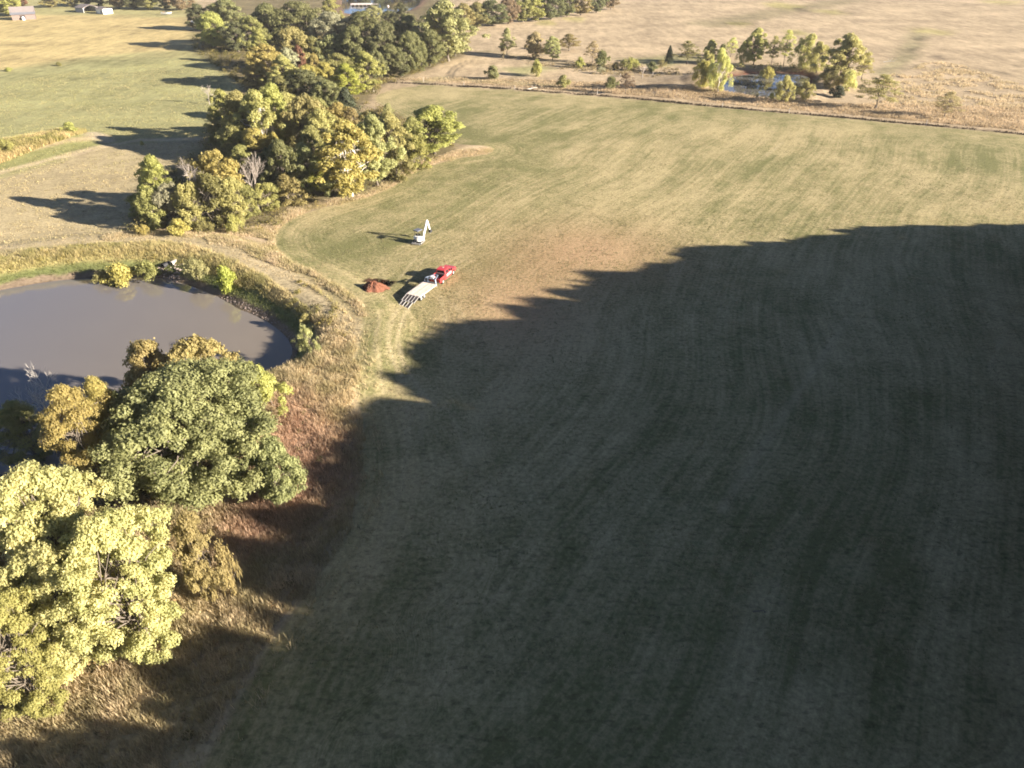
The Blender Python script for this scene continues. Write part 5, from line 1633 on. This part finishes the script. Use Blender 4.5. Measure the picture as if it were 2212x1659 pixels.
# ------------------------------------------------------------------ farm buildings, dock, culvert, posts
BARNW = plain("weathered_boards", (.22, .165, .145), .9, 0, .2, 1.2)
BARND = plain("dark_boards", (.12, .09, .085), .9, 0, .2, 1.2)
TIN = plain("weathered_tin", (.24, .205, .195), .7, .1, .12, .6)
TIN2 = plain("blue_grey_tin", (.19, .19, .21), .7, .1, .12, .6)
SHEDW = plain("grey_sheet_wall", (.30, .31, .35), .6, 0, .1, .8)
DARKIN = plain("dark_inside", (.03, .025, .025), .9)  # near-black sheets that stand in for shade inside openings
DOCKM = plain("dock_boards", (.70, .60, .55), .8, 0, .15, 2)
CONC = plain("concrete", (.40, .36, .31), .85, 0, .15, 3)
STONE = plain("grey_stone", (.25, .20, .175), .9, 0, .3, 3)
POSTM = plain("post_wood", (.48, .42, .36), .85, 0, .2, 4)

def scale_at(bx, by):
    p = G(bx, by)
    return p, (p[1] * CT + CAM_H * ST) / FPX                      # point, metres per pixel

# --- barn: long side towards the field, x to the right along it
a = G(27.5, 44)
bl_, hb = 12.5, math.radians(28)
dp = 8.5
eave = height_at(a[1], 31) * .62 + 1.0
eave = min(max(eave, 3.2), 4.5)
barn = thing("barn", "weathered grey-brown barn with pale tin roof at the far corner", "barn", (a[0], a[1], TZ(a[0], a[1])), hb)
ridge = eave + 3.6
wallm = BARNW
nb = 14
bw = bl_ / nb
for i in range(nb):                                              # front boards, a doorway left open
    if i in (5, 6, 7):
        MB().box(i * bw, (i + 1) * bw - .03, 0, .1, eave * .78, eave).build("wall_board", BARNW, barn)
        continue
    MB().box(i * bw, (i + 1) * bw - .03, 0, .1 + .02 * (i % 2), 0, eave).build("wall_board", BARNW, barn)
MB().box(.05, bl_ - .05, dp - .1, dp, 0, eave).build("back_wall", BARND, barn)
for x_ in (0, bl_):
    s = .1 if x_ == 0 else -.1
    MB().add([(x_, .1, 0), (x_, dp - .1, 0), (x_, dp - .1, eave), (x_, dp * .62, ridge), (x_, .1, eave), (x_ + s, .1, 0), (x_ + s, dp - .1, 0), (x_ + s, dp - .1, eave), (x_ + s, dp * .62, ridge), (x_ + s, .1, eave)],
             [(0, 1, 2, 3, 4), (9, 8, 7, 6, 5), (0, 5, 6, 1), (1, 6, 7, 2), (2, 7, 8, 3), (3, 8, 9, 4), (4, 9, 5, 0)]).build("gable_wall", BARND, barn)
def roof_slab(name, parent, x0, x1, y0, z0, y1, z1, mat, t=.08):
    return MB().add([(x0, y0, z0), (x1, y0, z0), (x1, y1, z1), (x0, y1, z1), (x0, y0, z0 + t), (x1, y0, z0 + t), (x1, y1, z1 + t), (x0, y1, z1 + t)],
                    [(0, 3, 2, 1), (4, 5, 6, 7), (0, 1, 5, 4), (1, 2, 6, 5), (2, 3, 7, 6), (3, 0, 4, 7)]).build(name, mat, parent)
ym, zm = dp * .22, eave + (ridge - eave) * .26
roof_slab("lean_to_roof", barn, -.5, bl_ + .5, -.7, eave - .15, ym, zm, TIN2)
roof_slab("roof", barn, -.5, bl_ + .5, ym - .15, zm + .02, dp * .62, ridge + .1, TIN)
roof_slab("roof", barn, -.5, bl_ + .5, dp * .62, ridge + .1, dp + .5, eave, TIN)
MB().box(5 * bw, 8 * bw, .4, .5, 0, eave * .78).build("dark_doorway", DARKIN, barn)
bp_ = np.array(a[:2]) + np.array((math.cos(hb), math.sin(hb))) * (6.6 * bw) + np.array((math.sin(hb), -math.cos(hb))) * 1.2
tk = thing("white_tank", "small white tank standing in the barn doorway", "tank", (bp_[0], bp_[1], TZ(bp_[0], bp_[1])))
MB().tube([(0, 0, 0), (0, 0, 1.3), (0, 0, 1.7), (0, 0, 1.9)], [.9, .9, .7, .25], 14).build("tank_body", WHITE, tk)
MB().tube([(0, 0, 1.88), (0, 0, 2.0)], .28, 10).build("lid", LTSTEEL, tk)

# --- open-ended shed
a, b = G(164, 26), G(187, 27)
sl_ = float(np.hypot(*(b - a)[:2])) * 1.05
hs_ = heading(a[:2], b[:2]) - math.radians(14)
shed = thing("open_shed", "open-ended metal shed with pale roof and arched dark opening", "shed", (a[0], a[1], TZ(a[0], a[1])), hs_)
sd, se, sr_ = sl_ * 1.1, 2.9, 4.6
MB().box(0, sl_, 0, .12, 0, se).build("side_wall", SHEDW, shed)
MB().box(0, .12, .12, sd, 0, se).build("back_wall", SHEDW, shed)
MB().box(0, sl_, sd, sd + .12, 0, se).build("side_wall", SHEDW, shed)
roof_slab("roof", shed, -.3, sl_ + .5, -.4, se - .1, sd / 2, sr_, TIN)
roof_slab("roof", shed, -.3, sl_ + .5, sd / 2, sr_, sd + .5, se - .1, TIN)
arcp = [(y_, se - .1 + (sr_ - se - .1) * (1 - abs(2 * y_ / sd - 1))) for y_ in np.linspace(.1, sd, 9)]
vs_ = [(sl_, y_, z_) for y_, z_ in arcp] + [(sl_, y_, min(z_ - .15, .6 + (sr_ - .9) * math.sin(math.pi * max(min((y_) / sd, .98), .02)) ** .5)) for y_, z_ in arcp]
MB().add(vs_, [(i, i + 1, 10 + i, 9 + i) for i in range(8)]).build("gable_panel", TIN, shed)
for y_ in (.1, sd):
    MB().box(sl_ - .15, sl_ + .05, y_ - .1, y_ + .1, 0, se).build("post", WHITE, shed)
MB().box(.3, .4, .3, sd - .1, 0, se).build("inner_shade", DARKIN, shed)  # dark sheet added for the shade inside the shed

# --- small white shed
a, b = G(209, 29), G(224, 31)
wl_ = float(np.hypot(*(b - a)[:2]))
ws = thing("white_shed", "small white shed right of the open metal shed", "shed", (a[0], a[1], TZ(a[0], a[1])), heading(a[:2], b[:2]))
MB().box(0, wl_, 0, wl_ * .7, 0, 2.9).build("wall", WHITE, ws)
MB().box(wl_ * .62, wl_ * .86, -.05, .0, .1, 2.1).build("door", SHEDW, ws)
for s, y0, y1 in ((0, -.3, wl_ * .35), (1, wl_ * .35, wl_ * .7 + .3)):
    roof_slab("roof", ws, -.3, wl_ + .3, y0, 2.8 if s == 0 else 3.9, y1, 3.9 if s == 0 else 2.8, TIN)

# --- boat on its trailer under the trees, and a van beyond the round yellow tree
p, mpp = scale_at(361, 33)
boat = thing("parked_boat", "white motor boat on a trailer in the tree shade", "boat", (p[0], p[1], TZ(p[0], p[1])), math.radians(-6))
hl = 3.6
prof_ = [(-hl, .0), (-hl * .3, -.1), (hl * .55, .05), (hl, .85), (hl * .98, 1.0), (-hl, .95)]
vs_ = []
st = [(-hl, 1.0), (-hl * .5, 1.15), (0, 1.2), (hl * .5, 1.0), (hl * .85, .5), (hl, .05)]
for x_, w_ in st:
    zt = 1.75 + .25 * max(x_ / hl, 0) ** 2
    zk = .65 + .8 * max((x_ - hl * .3) / (hl * .7), 0) ** 2
    vs_ += [(x_, -w_, zt), (x_, -w_ * .8, zk + .25), (x_, 0, zk), (x_, w_ * .8, zk + .25), (x_, w_, zt), (x_, 0, zt - .05)]
fs_ = []
for i in range(len(st) - 1):
    for j in range(6):
        fs_.append((i * 6 + j, (i + 1) * 6 + j, (i + 1) * 6 + (j + 1) % 6, i * 6 + (j + 1) % 6))
fs_ += [(0, 1, 2, 3, 4, 5)]
MB().add(vs_, fs_).build("hull", WHITE, boat)
MB().add([(.2, -.8, 1.75), (.2, .8, 1.75), (-.3, .7, 2.35), (-.3, -.7, 2.35)], [(0, 1, 2, 3)]).build("windscreen", GLASSM, boat)
MB().box(-hl - .35, -hl, -.25, .25, .9, 2.1).build("outboard_motor", DKMETAL, boat, bevel=.05)
MB().box(-2.2, -1.2, -.7, .7, 1.75, 2.0).build("seat", plain("orange_seat", (.5, .25, .12), .7), boat, bevel=.05)
for s in (-1, 1):
    MB().box(-2.6, 3.6, s * .7 - .05, s * .7 + .05, .45, .6).build("trailer_beam", LTSTEEL, boat)
    wheel(boat, -1.0, s * 1.05, .33, .2, s)
p, mpp = scale_at(421, 52)
van = thing("parked_van", "pale vehicle half hidden behind the round yellow-green tree", "van", (p[0], p[1], TZ(p[0], p[1])), math.radians(80))
MB().prism([(-2.3, .4), (2.2, .4), (2.4, .7), (2.35, 1.05), (1.5, 1.2), (.95, 1.95), (-2.2, 2.0), (-2.35, 1.2)], -.92, .92).build("body", plain("pale_blue_paint", (.45, .50, .58), .35), van, bevel=.06)
MB().add([(1.48, -.75, 1.24), (1.48, .75, 1.24), (1.02, .68, 1.88), (1.02, -.68, 1.88)], [(0, 1, 2, 3)]).build("windscreen", GLASSM, van, loc=(.02, 0, .02))
for s in (-1, 1):
    MB().box(-1.9, .8, s * .925 - .01, s * .925 + .01, 1.3, 1.8).build("side_window", GLASSM, van)
    wheel(van, -1.45, s * .82, .34, .22, s)
    wheel(van, 1.45, s * .82, .34, .22, s)

# --- dock on the pond beyond the woods
p, mpp = scale_at(757, 11)
q = G(796, 3)
dock = thing("dock", "pale wooden dock over the pond beyond the woods", "dock", (p[0], p[1], WL3), math.radians(4))
dl_ = 44 * mpp
for i in range(10):
    MB().box(0, dl_, i * 1.15 + .02, i * 1.15 + 1.07, .75, .85).build("plank", DOCKM, dock)
for x_ in np.linspace(.3, dl_ - .3, 6):
    for y_ in (.3, 11.1):
        MB().tube([(x_, y_, -2), (x_, y_, 1.7 if y_ < 1 else .7)], .13, 6).build("post", DOCKM, dock)
MB().box(0, dl_, .18, .3, 1.55, 1.67).build("rail", DOCKM, dock)
MB().box(dl_, dl_ + 4.5, 3.4, 5.4, .72, .82).build("gangway", DOCKM, dock)
p, mpp = scale_at(970 / 1.1573, 14 / 1.1573)
buoy = thing("feeder_float", "small pale float on the pond right of the dock", "float", (p[0], p[1], WL3 - .2))
MB().tube([(0, 0, 0), (0, 0, .5), (0, 0, .9), (0, 0, 1.1)], [.75, .8, .55, .2], 10).build("drum", DOCKM, buoy)
MB().tube([(0, 0, 1.05), (0, 0, 1.7)], .06, 6).build("mast", DKMETAL, buoy)

# --- culvert in the dam: concrete pipe with a stone apron
p = G(370, 572, .0)
for _ in range(3):
    p = G(370, 572, TZ(p[0], p[1]) + .3)
cdir = math.radians(-112)
cz = TZ(p[0], p[1])
def pipe(name, label, x_, y_, z_, ang, R_, L_, mat):
    o = thing(name, label, "pipe", (x_, y_, z_), ang)
    n = 24
    vs2, fs2 = [], []
    for xx, rr in ((0, R_ * .74), (0, R_), (-L_, R_), (-L_, R_ * .74)):
        vs2 += [(xx, math.cos(2 * math.pi * i / n) * rr, math.sin(2 * math.pi * i / n) * rr) for i in range(n)]
    for k2 in range(3):
        fs2 += [(k2 * n + i, k2 * n + (i + 1) % n, (k2 + 1) * n + (i + 1) % n, (k2 + 1) * n + i) for i in range(n)]
    fs2 += [(i, 3 * n + i, 3 * n + (i + 1) % n, (i + 1) % n) for i in range(n)]
    MB().add(vs2, fs2).build("pipe_wall", mat, o, smooth=False)
    MB().tube([(-L_ + .05, 0, 0), (-L_ + .15, 0, 0)], R_ * .8, 16).build("dark_end", DARKIN, o)
    return o
pipe("culvert_pipe", "pale concrete culvert pipe jutting from the dam", p[0], p[1], cz + .3, cdir, .46, 1.7, CONC)
pipe("culvert_pipe", "dark culvert mouth lower left of the pale pipe", p[0] - 1.35, p[1] - .5, cz + .12, cdir, .40, 1.6, DKMETAL)
ap = thing("stone_apron", "grey stone apron below the culvert pipes", "stones", (p[0], p[1] - 2.1, TZ(p[0], p[1] - 2.1)))
rngv = np.random.default_rng(4)
rock_meshes = []
for k2 in range(5):
    v2 = rnd_dirs(rngv, 26)
    v2 *= rngv.uniform(.75, 1.1, (26, 1))
    import bmesh
    bm = bmesh.new()
    for q2 in v2:
        bm.verts.new(q2)
    bmesh.ops.convex_hull(bm, input=bm.verts)
    for vv in [vv for vv in bm.verts if not vv.link_faces]:
        bm.verts.remove(vv)
    me = bpy.data.meshes.new("stone")
    bm.to_mesh(me)
    bm.free()
    me.materials.append(STONE)
    rock_meshes.append(me)
def stones(parent, n, fn):
    for i in range(n):
        x_, y_, s_ = fn(i)
        o = new_obj("stone", rock_meshes[i % 5], parent)
        wx, wy = parent.location.x + x_, parent.location.y + y_
        o.location = (x_, y_, TZ(wx, wy) - parent.location.z + s_ * .2)
        o.scale = (s_ * 1.2, s_, s_ * .6)
        o.rotation_euler = (rngv.uniform(-.3, .3), rngv.uniform(-.3, .3), rngv.uniform(0, 6.28))
stones(ap, 90, lambda i: (rngv.uniform(-2.6, 2.3), rngv.uniform(-2.2, 2.0), rngv.uniform(.12, .34)))

# --- rocks along the pond's right-hand waterline
rk = thing("waterline_rocks", "pale rocks lining the pond's right-hand waterline", "rocks", (0, 0, 0))
per = POND1
seg = [(i, per[i], per[(i + 1) % len(per)]) for i in range(len(per))]
pts_ = []
for i, p0, p1 in seg:
    px, py = proj(p0[0], p0[1], WL1)
    if px > 470 and 630 < py < 835:
        L_ = np.hypot(*(p1 - p0))
        for t_ in np.arange(0, 1, .22 / max(L_, .22)):
            pts_.append(p0 + (p1 - p0) * t_)
pts_ = np.array(pts_)
cen = per.mean(0)
def rock_at(i):
    q2 = pts_[rngv.integers(0, len(pts_))]
    d_ = (q2 - cen) / np.linalg.norm(q2 - cen)
    q2 = q2 + d_ * rngv.uniform(.1, 1.15)
    return q2[0], q2[1], rngv.uniform(.05, .15)
stones(rk, 260, rock_at)

# --- posts along the field's far side
def post(bx, by, h, label, mat=POSTM, lean=0.0, rad=.11):
    p = G(bx, by)
    o = thing("fence_post", label, "post", (p[0], p[1], TZ(p[0], p[1])), 0, "posts along the field's far edge")
    MB().tube([(0, 0, -.3), (lean * .5, 0, h * .5), (lean, 0, h)], [rad * 1.1, rad, rad * .85], 8).build("shaft", mat, o)
    MB().tube([(lean, 0, h), (lean * 1.02, 0, h + .06)], [rad * .9, rad * .4], 8).build("cap", mat, o)
for bx, by, lab in ((808, 201, "post at the corner of the wood's neck"), (915, 178, "post left of the wheel ruts"), (1002, 186, "dark post right of the wheel ruts"),
                    (1112, 194, "post below the grey-green round bush"), (1340, 167, "white post in front of the leafless thicket tree"), (1410, 163, "post on the mound left of the far pond"),
                    (1704, 245, "post standing in the field edge below the far pond"), (1290, 205, "post right of the fallen pale branch"), (1560, 231, "post below the golden willow bush"), (2000, 270, "post at the field edge furthest right")):
    post(bx, by, 1.5, lab)

# --- fallen pale branches
def fallen(name, label, bx, by, L_, ang, seed, up=.35, bark="white", thick=1.0):
    rg = np.random.default_rng(seed)
    p = G(bx, by)
    o = thing(name, label, "branch", (p[0], p[1], TZ(p[0], p[1])), ang)
    m = MB()
    main = [(-L_ / 2, 0, .12), (-L_ * .1, .05, .3), (L_ * .2, 0, .55), (L_ / 2, .1, .4)]
    m.tube(main, [.16 * thick, .13 * thick, .09 * thick, .04 * thick], 7)
    m.build("limb", BARK[bark], o)
    for i in range(5):
        s_ = Vector((rg.uniform(-.2, .4) * L_, 0, .4))
        MB().tube([s_, s_ + Vector((rg.uniform(-.4, .8), rg.uniform(-.8, .8), rg.uniform(.3, 1.0))) * L_ * up], [.05, .02], 5).build("twig", BARK[bark], o)
fallen("fallen_branch", "fallen pale branch by the field's far edge", 1150, 193, 4.0, .3, 1)
fallen("fallen_branch", "white dead snag lying in the pasture right of the far pond", 2132 / 1.1573 * 1.0 + 78, 135, 4.5, -.2, 2, .6)
fallen("fallen_branch", "bleached broken limb in the dark gap beside the golden tree", 215, 1060, 3.6, 2.6, 3, .15)
fallen("fallen_branch", "thin grey stick lying on the shaded field", 1640, 1326, 1.1, -.35, 4, .05, "grey", .5)

# ------------------------------------------------------------------ thin evening haze
hm = bpy.data.materials.new("thin_haze")
hm.use_nodes = True
hm.cycles.homogeneous_volume = True
hm.cycles.volume_sampling = 'DISTANCE'
hn = hm.node_tree.nodes
hn.clear()
ho = hn.new("ShaderNodeOutputMaterial")
hv = hn.new("ShaderNodeVolumePrincipled")
hv.inputs["Color"].default_value = (.97, .95, .92, 1)
hv.inputs["Density"].default_value = 0.00008
hv.inputs["Anisotropy"].default_value = 0.0
hm.node_tree.links.new(hv.outputs[0], ho.inputs["Volume"])
tag(MB().box(-5100, 5100, -1000, 9600, -6, 70).build("haze", hm), "thin pale haze over the fields", None, None, "stuff")
